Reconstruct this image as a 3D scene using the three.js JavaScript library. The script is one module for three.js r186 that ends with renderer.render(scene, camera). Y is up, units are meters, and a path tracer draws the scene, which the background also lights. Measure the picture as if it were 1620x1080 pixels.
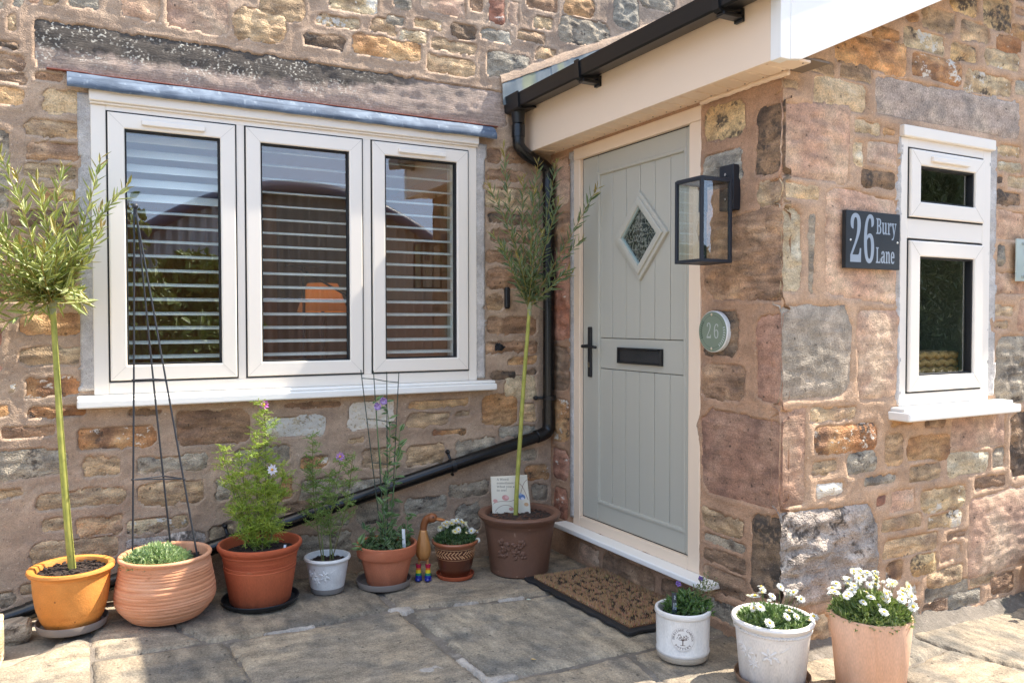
import * as THREE from 'three';
import { RoundedBoxGeometry } from 'three/addons/geometries/RoundedBoxGeometry.js';
import { mergeGeometries, toCreasedNormals } from 'three/addons/utils/BufferGeometryUtils.js';

// ---------- camera ----------
const scene = new THREE.Scene();
const camera = new THREE.PerspectiveCamera(46.09, 1024 / 682, 0.05, 400);
camera.position.set(-2.4523, 1.3464, 4.0495);
{
  const yaw = 0.4957, pitch = 0.0245, roll = -0.0011;
  const F = new THREE.Vector3(Math.sin(yaw) * Math.cos(pitch), -Math.sin(pitch), -Math.cos(yaw) * Math.cos(pitch));
  camera.up.set(-Math.sin(roll) * Math.cos(yaw), Math.cos(roll), -Math.sin(roll) * Math.sin(yaw));
  camera.lookAt(camera.position.clone().add(F));
}
const renderer = new THREE.WebGLRenderer({ antialias: true });
renderer.setSize(1024, 682);
renderer.toneMapping = THREE.LinearToneMapping;
renderer.toneMappingExposure = 2.62;
renderer.shadowMap.enabled = true;
renderer.shadowMap.type = THREE.PCFSoftShadowMap;

// ---------- noise ----------
function rng(seed) { let a = seed >>> 0; return () => { a = (a + 0x6D2B79F5) >>> 0; let t = a; t = Math.imul(t ^ (t >>> 15), t | 1); t ^= t + Math.imul(t ^ (t >>> 7), t | 61); return ((t ^ (t >>> 14)) >>> 0) / 4294967296; }; }
const PERM = new Uint8Array(512);
{ const r = rng(77), p = [...Array(256).keys()]; for (let i = 255; i > 0; i--) { const j = Math.floor(r() * (i + 1)); [p[i], p[j]] = [p[j], p[i]]; } for (let i = 0; i < 512; i++) PERM[i] = p[i & 255]; }
const GX = new Float64Array(32), GY = new Float64Array(32); for (let i = 0; i < 32; i++) { GX[i] = Math.cos(i * Math.PI / 16); GY[i] = Math.sin(i * Math.PI / 16); }
const mod = (a, n) => ((a % n) + n) % n;
function pn(x, y, px, py, s) {             // gradient noise, periodic in px, py cells, about -0.7..0.7
  const xi = Math.floor(x), yi = Math.floor(y), fx = x - xi, fy = y - yi;
  let x0 = xi % px; if (x0 < 0) x0 += px; let x1 = x0 + 1; if (x1 === px) x1 = 0; let y0 = yi % py; if (y0 < 0) y0 += py; let y1 = y0 + 1; if (y1 === py) y1 = 0;
  const u = fx * fx * (3 - 2 * fx), v = fy * fy * (3 - 2 * fy), p0 = PERM[x0 & 255], p1 = PERM[x1 & 255], sb = s & 255; y0 &= 255; y1 &= 255;
  const a = PERM[PERM[p0 + y0] + sb] & 31, b = PERM[PERM[p1 + y0] + sb] & 31, c = PERM[PERM[p0 + y1] + sb] & 31, d = PERM[PERM[p1 + y1] + sb] & 31;
  const l = GX[a] * fx + GY[a] * fy, m = GX[b] * (fx - 1) + GY[b] * fy, n = GX[c] * fx + GY[c] * (fy - 1), o = GX[d] * (fx - 1) + GY[d] * (fy - 1);
  const q = l + (m - l) * u; return q + (n + (o - n) * u - q) * v;
}
function fbm(u, v, fx, fy, oct, s, gain = 0.5) { let a = 1, t = 0, n = 0; for (let i = 0; i < oct; i++) { t += a * pn(u * fx, v * fy, fx, fy, s + i * 17); n += a; a *= gain; fx *= 2; fy *= 2; } return t / n; }
const N2 = (x, y, s = 0) => pn(x, y, 256, 256, s & 255);
const F2 = (x, y, s = 0, o = 3) => { let a = 1, t = 0; for (let i = 0; i < o; i++) { t += a * N2(x, y, s + i * 31); a *= 0.5; x *= 2.03; y *= 2.03; } return t; };
const sm = (a, b, x) => { const t = Math.min(1, Math.max(0, (x - a) / (b - a))); return t * t * (3 - 2 * t); };
const mix = (a, b, t) => a + (b - a) * t;
const mix3 = (a, b, t) => [mix(a[0], b[0], t), mix(a[1], b[1], t), mix(a[2], b[2], t)];

// ---------- sky and sun ----------
const SUN = new THREE.Vector3(0.609, 0.789, 0.066).normalize();
{
  const W = 512, H = 256, d = new Float32Array(W * H * 4);
  for (let j = 0; j < H; j++) for (let i = 0; i < W; i++) {
    const th = (i + 0.5) / W, e = ((j + 0.5) / H - 0.5) * Math.PI, y = Math.sin(e), up = Math.max(0, y);
    const k = Math.pow(1 - up, 7);
    let c = [mix(0.42, 0.76, k), mix(0.61, 0.90, k), mix(0.97, 1.10, k)];
    const cl = sm(0.02, 0.34, fbm(th, (j + 0.5) / H, 6, 5, 5, 9) + 0.10 * up) * sm(0.16, 0.42, up);
    c = mix3(c, [1.50, 1.42, 1.31], cl * 0.9);
    if (y < 0) c = [0.55, 0.53, 0.50];
    const g = 0.82, o = (j * W + i) * 4; d[o] = c[0] * g; d[o + 1] = c[1] * g; d[o + 2] = c[2] * g; d[o + 3] = 1;
  }
  const t = new THREE.DataTexture(d, W, H, THREE.RGBAFormat, THREE.FloatType);
  t.mapping = THREE.EquirectangularReflectionMapping; t.minFilter = t.magFilter = THREE.LinearFilter; t.wrapS = THREE.RepeatWrapping; t.needsUpdate = true;
  scene.background = t; scene.environment = t;
}
const sun = new THREE.DirectionalLight(new THREE.Color(1.0, 0.93, 0.82), 4.6);
sun.target.position.set(-1, 0.5, 1); sun.position.copy(SUN).multiplyScalar(30).add(sun.target.position);
sun.castShadow = true; sun.shadow.mapSize.set(4096, 4096); sun.shadow.bias = -0.0005;
Object.assign(sun.shadow.camera, { left: -9, right: 9, top: 9, bottom: -9, near: 1, far: 70 });
scene.add(sun, sun.target);

// ---------- helpers ----------
const used = {};
function numbered(n) { const k = used[n] = (used[n] ?? -1) + 1; return k ? n + '_' + String(k).padStart(3, '0') : n; }
function shade(o) { o.traverse(m => { if (m.isMesh) { m.castShadow = true; m.receiveShadow = true; } }); return o; }
function thing(name, label, category, pos = [0, 0, 0], group, kind) {
  const g = new THREE.Group(); g.name = numbered(name); g.position.set(...pos); g.userData = { label };
  if (category) g.userData.category = category; if (group) g.userData.group = group; if (kind) g.userData.kind = kind;
  scene.add(g); return g;
}
function part(name, geo, mat, parent, label) { const m = new THREE.Mesh(geo, mat); m.name = name; m.castShadow = m.receiveShadow = true; if (label) m.userData.label = label; parent.add(m); return m; }
function holder(name, parent, label) { const g = new THREE.Group(); g.name = name; if (label) g.userData.label = label; parent.add(g); return g; }
function single(name, geo, mat, label, category, group, kind) {
  const m = part(numbered(name), geo, mat, scene); m.userData = { label }; if (category) m.userData.category = category; if (group) m.userData.group = group; if (kind) m.userData.kind = kind; return m;
}
const lin = (r, g, b) => new THREE.Color().setRGB(r / 255, g / 255, b / 255, THREE.SRGBColorSpace);
const std = (c, rough = 0.8, o = {}) => new THREE.MeshStandardMaterial({ color: Array.isArray(c) ? lin(...c) : c, roughness: rough, side: THREE.DoubleSide, ...o });
const phy = (c, rough = 0.8, o = {}) => new THREE.MeshPhysicalMaterial({ color: Array.isArray(c) ? lin(...c) : c, roughness: rough, side: THREE.DoubleSide, ...o });
const nidx = g => (g.index ? g.toNonIndexed() : g);
function strip(g, keep = ['position', 'normal', 'uv']) { for (const k of Object.keys(g.attributes)) if (!keep.includes(k)) g.deleteAttribute(k); return g; }
const join = gs => mergeGeometries(gs.map(g => strip(nidx(g))), false);
function bx(x0, y0, z0, x1, y1, z1, r = 0.003) {           // bevelled box between two corners
  const w = Math.abs(x1 - x0), h = Math.abs(y1 - y0), d = Math.abs(z1 - z0), rr = Math.min(r, w * 0.45, h * 0.45, d * 0.45);
  const g = rr > 0.0003 ? new RoundedBoxGeometry(w, h, d, 1, rr) : new THREE.BoxGeometry(w, h, d);
  g.translate((x0 + x1) / 2, (y0 + y1) / 2, (z0 + z1) / 2);
  boxUV(g); return g;
}
function boxUV(g) {                                        // uv in metres by the largest face direction
  g = g.index ? g : g; const p = g.attributes.position, n = g.attributes.normal, uv = new Float32Array(p.count * 2);
  for (let i = 0; i < p.count; i++) { const a = Math.abs(n.getX(i)), b = Math.abs(n.getY(i)), c = Math.abs(n.getZ(i)); let u, v; if (a > b && a > c) { u = p.getZ(i); v = p.getY(i); } else if (b > c) { u = p.getX(i); v = p.getZ(i); } else { u = p.getX(i); v = p.getY(i); } uv[2 * i] = u; uv[2 * i + 1] = v; }
  g.setAttribute('uv', new THREE.BufferAttribute(uv, 2)); return g;
}
function crease(g, a = 0.7) { return toCreasedNormals(g, a); }
function lathe(pts, seg = 56, a = 0.6) { return crease(new THREE.LatheGeometry(pts.map(p => new THREE.Vector2(p[0], p[1])), seg), a); }
const V = (x, y, z) => new THREE.Vector3(x, y, z);
function tube(pts, r0, r1 = r0, seg = 24, rad = 8, straight = false) {   // tapering tube through points
  const c = straight ? null : new THREE.CatmullRomCurve3(pts.map(p => p.isVector3 ? p : V(...p)), false, 'centripetal');
  const P = []; if (straight) for (const p of pts) P.push(p.isVector3 ? p : V(...p)); else for (let i = 0; i <= seg; i++) P.push(c.getPoint(i / seg));
  const n = P.length - 1, pos = [], idx = [], uv = []; let up = V(0, 0, 1), len = 0;
  for (let i = 0; i <= n; i++) {
    const t = P[Math.min(n, i + 1)].clone().sub(P[Math.max(0, i - 1)]).normalize();
    if (i === 0 && Math.abs(t.z) > 0.9) up = V(1, 0, 0);
    const s = V().crossVectors(t, up).normalize(); up = V().crossVectors(s, t).normalize();
    if (i) len += P[i].distanceTo(P[i - 1]);
    const f = i / n, r = typeof r1 === 'function' ? r1(f) : mix(r0, r1, f);
    for (let k = 0; k <= rad; k++) { const a = k / rad * Math.PI * 2; const q = P[i].clone().addScaledVector(s, Math.cos(a) * r).addScaledVector(up, Math.sin(a) * r); pos.push(q.x, q.y, q.z); uv.push(k / rad * 6.28 * r0, len); }
  }
  for (let i = 0; i < n; i++) for (let k = 0; k < rad; k++) { const a = i * (rad + 1) + k, b = a + rad + 1; idx.push(a, b, a + 1, a + 1, b, b + 1); }
  for (const e of [0, n]) { const ci = pos.length / 3; pos.push(P[e].x, P[e].y, P[e].z); uv.push(0, 0); for (let k = 0; k < rad; k++) { const a = e * (rad + 1) + k; e ? idx.push(ci, a + 1, a) : idx.push(ci, a, a + 1); } }
  const g = new THREE.BufferGeometry(); g.setAttribute('position', new THREE.Float32BufferAttribute(pos, 3)); g.setAttribute('uv', new THREE.Float32BufferAttribute(uv, 2)); g.setIndex(idx); g.computeVertexNormals(); return g;
}
function cyl(r0, r1, a, b, seg = 20) {                       // tapered cylinder from a to b
  const A = V(...a), B = V(...b), g = new THREE.CylinderGeometry(r1, r0, A.distanceTo(B), seg);
  g.applyQuaternion(new THREE.Quaternion().setFromUnitVectors(V(0, 1, 0), B.clone().sub(A).normalize())); const m = A.add(B).multiplyScalar(0.5); g.translate(m.x, m.y, m.z); return g;
}
function ball(x, y, z, rx, ry = rx, rz = rx, s = 12) { const g = new THREE.SphereGeometry(1, s, Math.max(6, s * 0.7 | 0)); g.scale(rx, ry, rz); g.translate(x, y, z); return g; }
function extr(shapePts, depth, bevel = 0.002) {               // prism in the xy plane, extruded along +z
  const s = new THREE.Shape(shapePts.map(p => new THREE.Vector2(p[0], p[1])));
  return boxUV(new THREE.ExtrudeGeometry(s, { depth, bevelEnabled: bevel > 0, bevelSize: bevel, bevelThickness: bevel, bevelOffset: -bevel, bevelSegments: 1 }));
}
class MB {                                                    // collects small coloured faces (leaves, petals, blades)
  constructor() { this.p = []; this.c = []; this.i = []; }
  v(q, c) { this.p.push(q.x, q.y, q.z); this.c.push(c[0], c[1], c[2]); return this.p.length / 3 - 1; }
  leaf(b, dir, up, len, w, bend, c, fold = 0.25) {            // lance-shaped folded leaf
    const d = dir.clone().normalize(), s = V().crossVectors(d, up).normalize(), n = V().crossVectors(s, d).normalize();
    const at = t => b.clone().addScaledVector(d, len * t).addScaledVector(n, -bend * len * t * t);
    const m0 = this.v(at(0), c), m1 = this.v(at(0.35).addScaledVector(n, -w * fold), c), m2 = this.v(at(0.7).addScaledVector(n, -w * fold * 0.7), c), tip = this.v(at(1), c);
    for (const k of [1, -1]) { const a = this.v(at(0.35).addScaledVector(s, k * w * 0.5), c), e = this.v(at(0.7).addScaledVector(s, k * w * 0.38), c); this.i.push(m0, a, m1, m1, a, e, m1, e, m2, m2, e, tip); }
  }
  thread(a, b, w, c) { const d = b.clone().sub(a).normalize(); let s = V().crossVectors(d, V(0.3, 1, 0.2)); if (s.lengthSq() < 1e-6) s = V(1, 0, 0); s.normalize(); const t = V().crossVectors(s, d); const ids = []; for (const q of [a, b]) for (let k = 0; k < 3; k++) { const an = k * 2.0944, r = q === a ? w : w * 0.6; ids.push(this.v(q.clone().addScaledVector(s, Math.cos(an) * r).addScaledVector(t, Math.sin(an) * r), c)); } for (let k = 0; k < 3; k++) { const l = (k + 1) % 3; this.i.push(ids[k], ids[l], ids[3 + k], ids[l], ids[3 + l], ids[3 + k]); } }
  tri(a, b, c, col) { this.i.push(this.v(a, col), this.v(b, col), this.v(c, col)); }
  addTube(pts, r0, r1, seg, rad, c) { const g = tube(pts, r0, r1, seg, rad), o = this.p.length / 3, q = g.attributes.position; for (let i = 0; i < q.count; i++) this.v(V(q.getX(i), q.getY(i), q.getZ(i)), c); for (const k of g.index.array) this.i.push(o + k); }
  geo() { const g = new THREE.BufferGeometry(); g.setAttribute('position', new THREE.Float32BufferAttribute(this.p, 3)); g.setAttribute('color', new THREE.Float32BufferAttribute(this.c, 3)); g.setIndex(this.i); g.computeVertexNormals(); return g; }
}
const slope = x => -0.035 * x;                               // the paving falls gently towards +x

// ---------- textures ----------
function tex(size, fn, srgb = true) {
  const d = new Uint8Array(size * size * 4);
  for (let j = 0; j < size; j++) for (let i = 0; i < size; i++) { const c = fn(i / size, j / size), o = (j * size + i) * 4; d[o] = Math.max(0, Math.min(255, c[0])); d[o + 1] = Math.max(0, Math.min(255, c[1])); d[o + 2] = Math.max(0, Math.min(255, c[2])); d[o + 3] = 255; }
  const t = new THREE.DataTexture(d, size, size, THREE.RGBAFormat); t.wrapS = t.wrapT = THREE.RepeatWrapping; t.magFilter = THREE.LinearFilter; t.minFilter = THREE.LinearMipmapLinearFilter; t.generateMipmaps = true; if (srgb) t.colorSpace = THREE.SRGBColorSpace; t.needsUpdate = true; return t;
}
function rep(t, x, y = x) { const c = t.clone(); c.repeat.set(x, y); c.needsUpdate = true; return c; }
const gray = (size, fn) => tex(size, (u, v) => { const k = fn(u, v) * 255; return [k, k, k]; }, false);
function stoneTex(cols, o = {}) {
  const s = o.seed ?? 1, st = o.streak ?? 0.4, lime = o.lime ?? 0, crust = o.crust ?? 0, gr = o.grain ?? 1;
  return tex(512, (u, v) => {
    const w = fbm(u, v, 4, 4, 3, s + 3) * 0.05, a = fbm(u + w, v, 3, 3, 5, s), b = fbm(u, v + w, 5, 5, 4, s + 40), k = fbm(u, v + w * 1.5, 3, 22, 4, s + 80);
    let c = mix3(cols[0], cols[1], sm(-0.22, 0.26, a)); c = mix3(c, cols[2], sm(-0.02, 0.36, b) * 0.85);
    let m = 1 + st * k * 0.9 + gr * (0.17 * pn(u * 90, v * 90, 90, 90, s + 5) + 0.28 * pn(u * 240, v * 240, 240, 240, s + 6)) + 0.34 * fbm(u, v, 14, 16, 4, s + 11);
    const pit = sm(0.30, 0.46, fbm(u, v, 34, 34, 2, s + 55)); m *= 1 - 0.38 * pit;
    const sp = sm(0.36, 0.5, fbm(u, v, 60, 60, 2, s + 66));
    c = [c[0] * m, c[1] * m, c[2] * m]; c = mix3(c, [222, 205, 178], sp * 0.45);
    if (crust) { const q = sm(0.12 - crust * 0.3, 0.30 - crust * 0.3, fbm(u, v, 5, 6, 6, s + 91, 0.7)) * sm(-0.35, 0.1, fbm(u, v, 40, 40, 2, s + 95)); c = mix3(c, [66 + 40 * sp, 58 + 36 * sp, 51 + 30 * sp], q * 0.85); }
    if (lime) { const q = sm(0.19 - lime * 0.4, 0.26 - lime * 0.4, fbm(u, v, 5, 7, 6, s + 131, 0.75)) * sm(-0.30, -0.08, fbm(u, v, 46, 46, 3, s + 137)); c = mix3(c, [214, 206, 193], q * 0.92); }
    return c;
  });
}
const rockBump = gray(512, (u, v) => 0.5 + 0.75 * fbm(u, v, 8, 12, 6, 21, 0.78) + 0.25 * fbm(u, v, 4, 30, 3, 31) + 0.20 * pn(u * 128, v * 128, 128, 128, 3));
const gritBump = gray(512, (u, v) => 0.5 + 0.6 * fbm(u, v, 40, 40, 4, 51, 0.8) + 0.25 * pn(u * 200, v * 200, 200, 200, 8));
const SC = 0.7;                                              // metres covered by a stone texture
const stoneMat = (cols, o = {}) => std(0xffffff, 0.92, { map: stoneTex(cols, o), bumpMap: rockBump, bumpScale: o.bump ?? 0.010, vertexColors: true });
const STONE = {
  T: stoneMat([[174, 144, 110], [196, 170, 134], [138, 114, 92]], { seed: 1, streak: 0.7 }),
  O: stoneMat([[184, 136, 90], [200, 164, 120], [148, 106, 74]], { seed: 13, streak: 0.5 }),
  P: stoneMat([[188, 150, 124], [204, 174, 144], [160, 126, 104]], { seed: 24, streak: 0.25, bump: 0.005 }),
  G: stoneMat([[150, 138, 120], [178, 164, 142], [114, 104, 92]], { seed: 35, streak: 0.5, crust: 0.05 }),
  D: stoneMat([[104, 86, 70], [146, 118, 90], [70, 60, 53]], { seed: 46, streak: 0.6, crust: 0.5 }),
  L: stoneMat([[204, 182, 148], [186, 158, 120], [216, 202, 174]], { seed: 57, streak: 0.35 }),
  B: stoneMat([[154, 122, 94], [134, 106, 84], [176, 146, 116]], { seed: 68, streak: 0.7 }),
  R: stoneMat([[160, 106, 82], [180, 136, 112], [132, 92, 76]], { seed: 79, streak: 0.3, lime: 0.03, bump: 0.006 }),
  W: stoneMat([[190, 160, 120], [206, 184, 146], [150, 124, 98]], { seed: 90, streak: 0.5, lime: 0.32, crust: 0.08 }),
  X: stoneMat([[164, 114, 74], [188, 148, 104], [122, 88, 66]], { seed: 101, streak: 0.5, lime: 0.22, crust: 0.06 }),
  V: stoneMat([[190, 170, 140], [206, 190, 160], [160, 140, 116]], { seed: 112, streak: 0.3, lime: 0.95 }),
  Y: stoneMat([[188, 152, 106], [204, 176, 130], [150, 116, 80]], { seed: 123, streak: 0.4, crust: 0.50 }),
  S: stoneMat([[172, 156, 142], [142, 132, 122], [196, 180, 164]], { seed: 134, streak: 0.15, crust: 0.30, bump: 0.016 }),
  Q: stoneMat([[162, 144, 124], [144, 130, 112], [180, 160, 138]], { seed: 165, streak: 0.2, bump: 0.007 }),
  E: stoneMat([[158, 118, 96], [172, 136, 112], [132, 100, 84]], { seed: 176, streak: 0.25, bump: 0.006 }),
  N: stoneMat([[172, 150, 132], [184, 162, 140], [148, 132, 118]], { seed: 145, streak: 0.2, grain: 1.5, bump: 0.004 }),
  F: stoneMat([[128, 117, 101], [154, 138, 115], [98, 93, 85]], { seed: 156, streak: 0.34, grain: 1.1, bump: 0.008, lime: -0.25 }),
};
// the long lintel: black lichen crust with pale spots along its upper left, plain grey-pink gritstone elsewhere
const lintelTex = tex(768, (u, v) => {                       // u runs along 2.4 m, v over 0.4 m
  const a = fbm(u, v, 8, 3, 5, 160), k = fbm(u, v, 3, 24, 3, 168);
  let c = mix3([168, 148, 134], [146, 130, 118], sm(-0.2, 0.25, a)); let m = 1 + 0.22 * k + 0.2 * pn(u * 384, v * 40, 384, 40, 9) + 0.18 * fbm(u, v, 100, 8, 3, 12);
  c = c.map(x => x * m);
  const edge = 0.46 + 0.16 * fbm(u, v, 30, 3, 4, 171) + 0.34 * sm(0.45, 0.78, u);
  const q = sm(edge - 0.10, edge + 0.07, v + 0.16 * fbm(u, v, 90, 5, 4, 172)) * (1 - sm(0.66, 0.80, u + 0.1 * a));
  c = mix3(c, [72 * m, 66 * m, 60 * m], q * 0.9);
  const g = sm(0.24, 0.38, fbm(u, v, 120, 9, 3, 175)) * (1 - sm(0.5, 0.72, u)); c = mix3(c, [96, 88, 80], g * 0.5);
  const s = sm(0.08, 0.24, fbm(u, v, 190, 15, 2, 181, 0.7)) * sm(-0.14, 0.14, fbm(u, v, 16, 3, 3, 183)) * (1 - sm(0.5, 0.75, u)); c = mix3(c, [212, 206, 190], s * 0.85);
  return c;
});
STONE.K = std(0xffffff, 0.95, { map: lintelTex, bumpMap: gritBump, bumpScale: 0.006, vertexColors: true });
const mortarTex = (c0, c1, c2, s) => tex(512, (u, v) => {
  const a = fbm(u, v, 4, 4, 5, s), b = fbm(u, v, 9, 9, 5, s + 7, 0.6), k = fbm(u, v, 6, 14, 4, s + 9);
  let c = mix3(c0, c1, sm(-0.25, 0.25, a)); c = mix3(c, c2, sm(0.05, 0.35, b) * 0.6);
  const m = 1 + 0.22 * k + 0.22 * pn(u * 250, v * 250, 250, 250, s + 3) + 0.14 * fbm(u, v, 60, 60, 3, s + 4);
  c = c.map(x => x * m); const sp = sm(0.33, 0.45, fbm(u, v, 90, 90, 2, s + 31)); c = mix3(c, [88, 74, 64], sp * 0.6);
  const w = sm(0.36, 0.46, fbm(u, v, 70, 70, 2, s + 37)); return mix3(c, [224, 208, 188], w * 0.6);
});
const MORTAR_A = std(0xffffff, 0.95, { map: mortarTex([180, 155, 131], [165, 139, 116], [150, 129, 111], 3), bumpMap: gritBump, bumpScale: 0.005 });
const MORTAR_C = std(0xffffff, 0.95, { map: mortarTex([196, 162, 132], [182, 148, 118], [166, 140, 118], 19), bumpMap: gritBump, bumpScale: 0.005 });
const MORTAR_B = std(0xffffff, 0.95, { map: mortarTex([182, 144, 114], [166, 130, 102], [152, 124, 102], 33), bumpMap: gritBump, bumpScale: 0.006 });
const POINTING = std(0xffffff, 0.95, { map: mortarTex([196, 190, 184], [176, 168, 160], [206, 202, 196], 41), bumpMap: gritBump, bumpScale: 0.006 });
const JOINT = std(0xffffff, 0.95, { map: mortarTex([122, 112, 100], [102, 94, 84], [162, 152, 140], 29), bumpMap: gritBump, bumpScale: 0.006 });
const upvc = std([238, 228, 214], 0.34);
const cream = std([238, 213, 186], 0.36);
const board = std([240, 236, 228], 0.38);
const gasket = std([22, 22, 23], 0.7);
const louvre = std([244, 242, 236], 0.4);
const CEMENT = std(0xffffff, 0.95, { map: mortarTex([172, 162, 150], [150, 140, 128], [184, 176, 166], 49), bumpMap: gritBump, bumpScale: 0.006 });
const black = std([20, 21, 23], 0.34);
const blackMatt = std([24, 25, 27], 0.55);
const lanternMetal = std([30, 34, 42], 0.5);
const glass = phy([250, 252, 250], 0.0, { transmission: 1, thickness: 0, ior: 1.9 });
const lead = std(0xffffff, 0.78, { map: tex(512, (u, v) => { const a = fbm(u, v, 10, 5, 5, 61), b = fbm(u, v, 5, 16, 4, 63), w = sm(0.2, 0.34, fbm(u, v, 30, 12, 3, 66)); let c = mix3([84, 97, 114], [112, 125, 140], sm(-0.2, 0.25, a)); c = mix3(c, [64, 76, 92], sm(0, 0.3, b) * 0.8); return mix3(c, [160, 168, 174], w * 0.4); }), bumpMap: gritBump, bumpScale: 0.002 });
const leadGreen = std(0xffffff, 0.55, { metalness: 0.1, map: tex(512, (u, v) => { const a = fbm(u, v, 14, 3, 5, 71), b = fbm(u, v, 9, 2, 4, 74); let c = mix3([122, 128, 128], [98, 108, 112], sm(-0.2, 0.2, a)); return mix3(c, [150, 150, 108], sm(0.0, 0.26, b) * 0.7); }) });
const doorPaint = std([183, 178, 163], 0.42, { bumpMap: gray(512, (u, v) => 0.5 + 0.4 * fbm(u, v, 40, 4, 4, 5) ), bumpScale: 0.0006 });
const clay = (c0, c1, c2, s, o = {}) => std(0xffffff, o.rough ?? 0.85, { map: tex(512, (u, v) => { const a = fbm(u, v, 4, 3, 5, s), b = fbm(u, v, 3, 9, 4, s + 5), k = fbm(u, v, 16, 16, 4, s + 8, 0.65); let c = mix3(c0, c1, sm(-0.25, 0.28, a)); c = mix3(c, c2, sm(0.04, 0.36, b) * 0.6); const m = 1 + 0.10 * k + 0.08 * pn(u * 200, v * 200, 200, 200, s); c = c.map(x => x * m); if (o.spot) c = mix3(c, o.spot, sm(0.28, 0.36, fbm(u, v, 10, 8, 5, s + 21, 0.6)) * (o.amount ?? 0.7)); if (o.fleck) c = mix3(c, o.fleck, sm(0.38, 0.46, fbm(u, v, 36, 30, 2, s + 25)) * 0.8); return c; }), bumpMap: gritBump, bumpScale: o.bump ?? 0.0015 });
const soilMat = std(0xffffff, 0.95, { map: tex(512, (u, v) => { const a = fbm(u, v, 20, 20, 4, 81, 0.65), w = sm(0.30, 0.4, fbm(u, v, 40, 40, 2, 84)); let c = mix3([44, 34, 28], [74, 56, 45], sm(-0.2, 0.3, a)); return mix3(c, [140, 106, 84], w * 0.6); }), bumpMap: gritBump, bumpScale: 0.008 });
const leafMat = phy(0xffffff, 0.62, { vertexColors: true, transmission: 0.45, thickness: 0 });
const petalMat = phy(0xffffff, 0.7, { vertexColors: true, transmission: 0.15, thickness: 0 });
const barkMat = std(0xffffff, 0.75, { map: rep(tex(512, (u, v) => { const a = fbm(u, v, 5, 16, 4, 91), w = sm(0.25, 0.36, fbm(u, v, 10, 22, 3, 93)); let c = mix3([150, 150, 68], [170, 166, 80], sm(-0.2, 0.25, a)); return mix3(c, [112, 100, 56], w * 0.5); }), 5, 1.3) });
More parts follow.
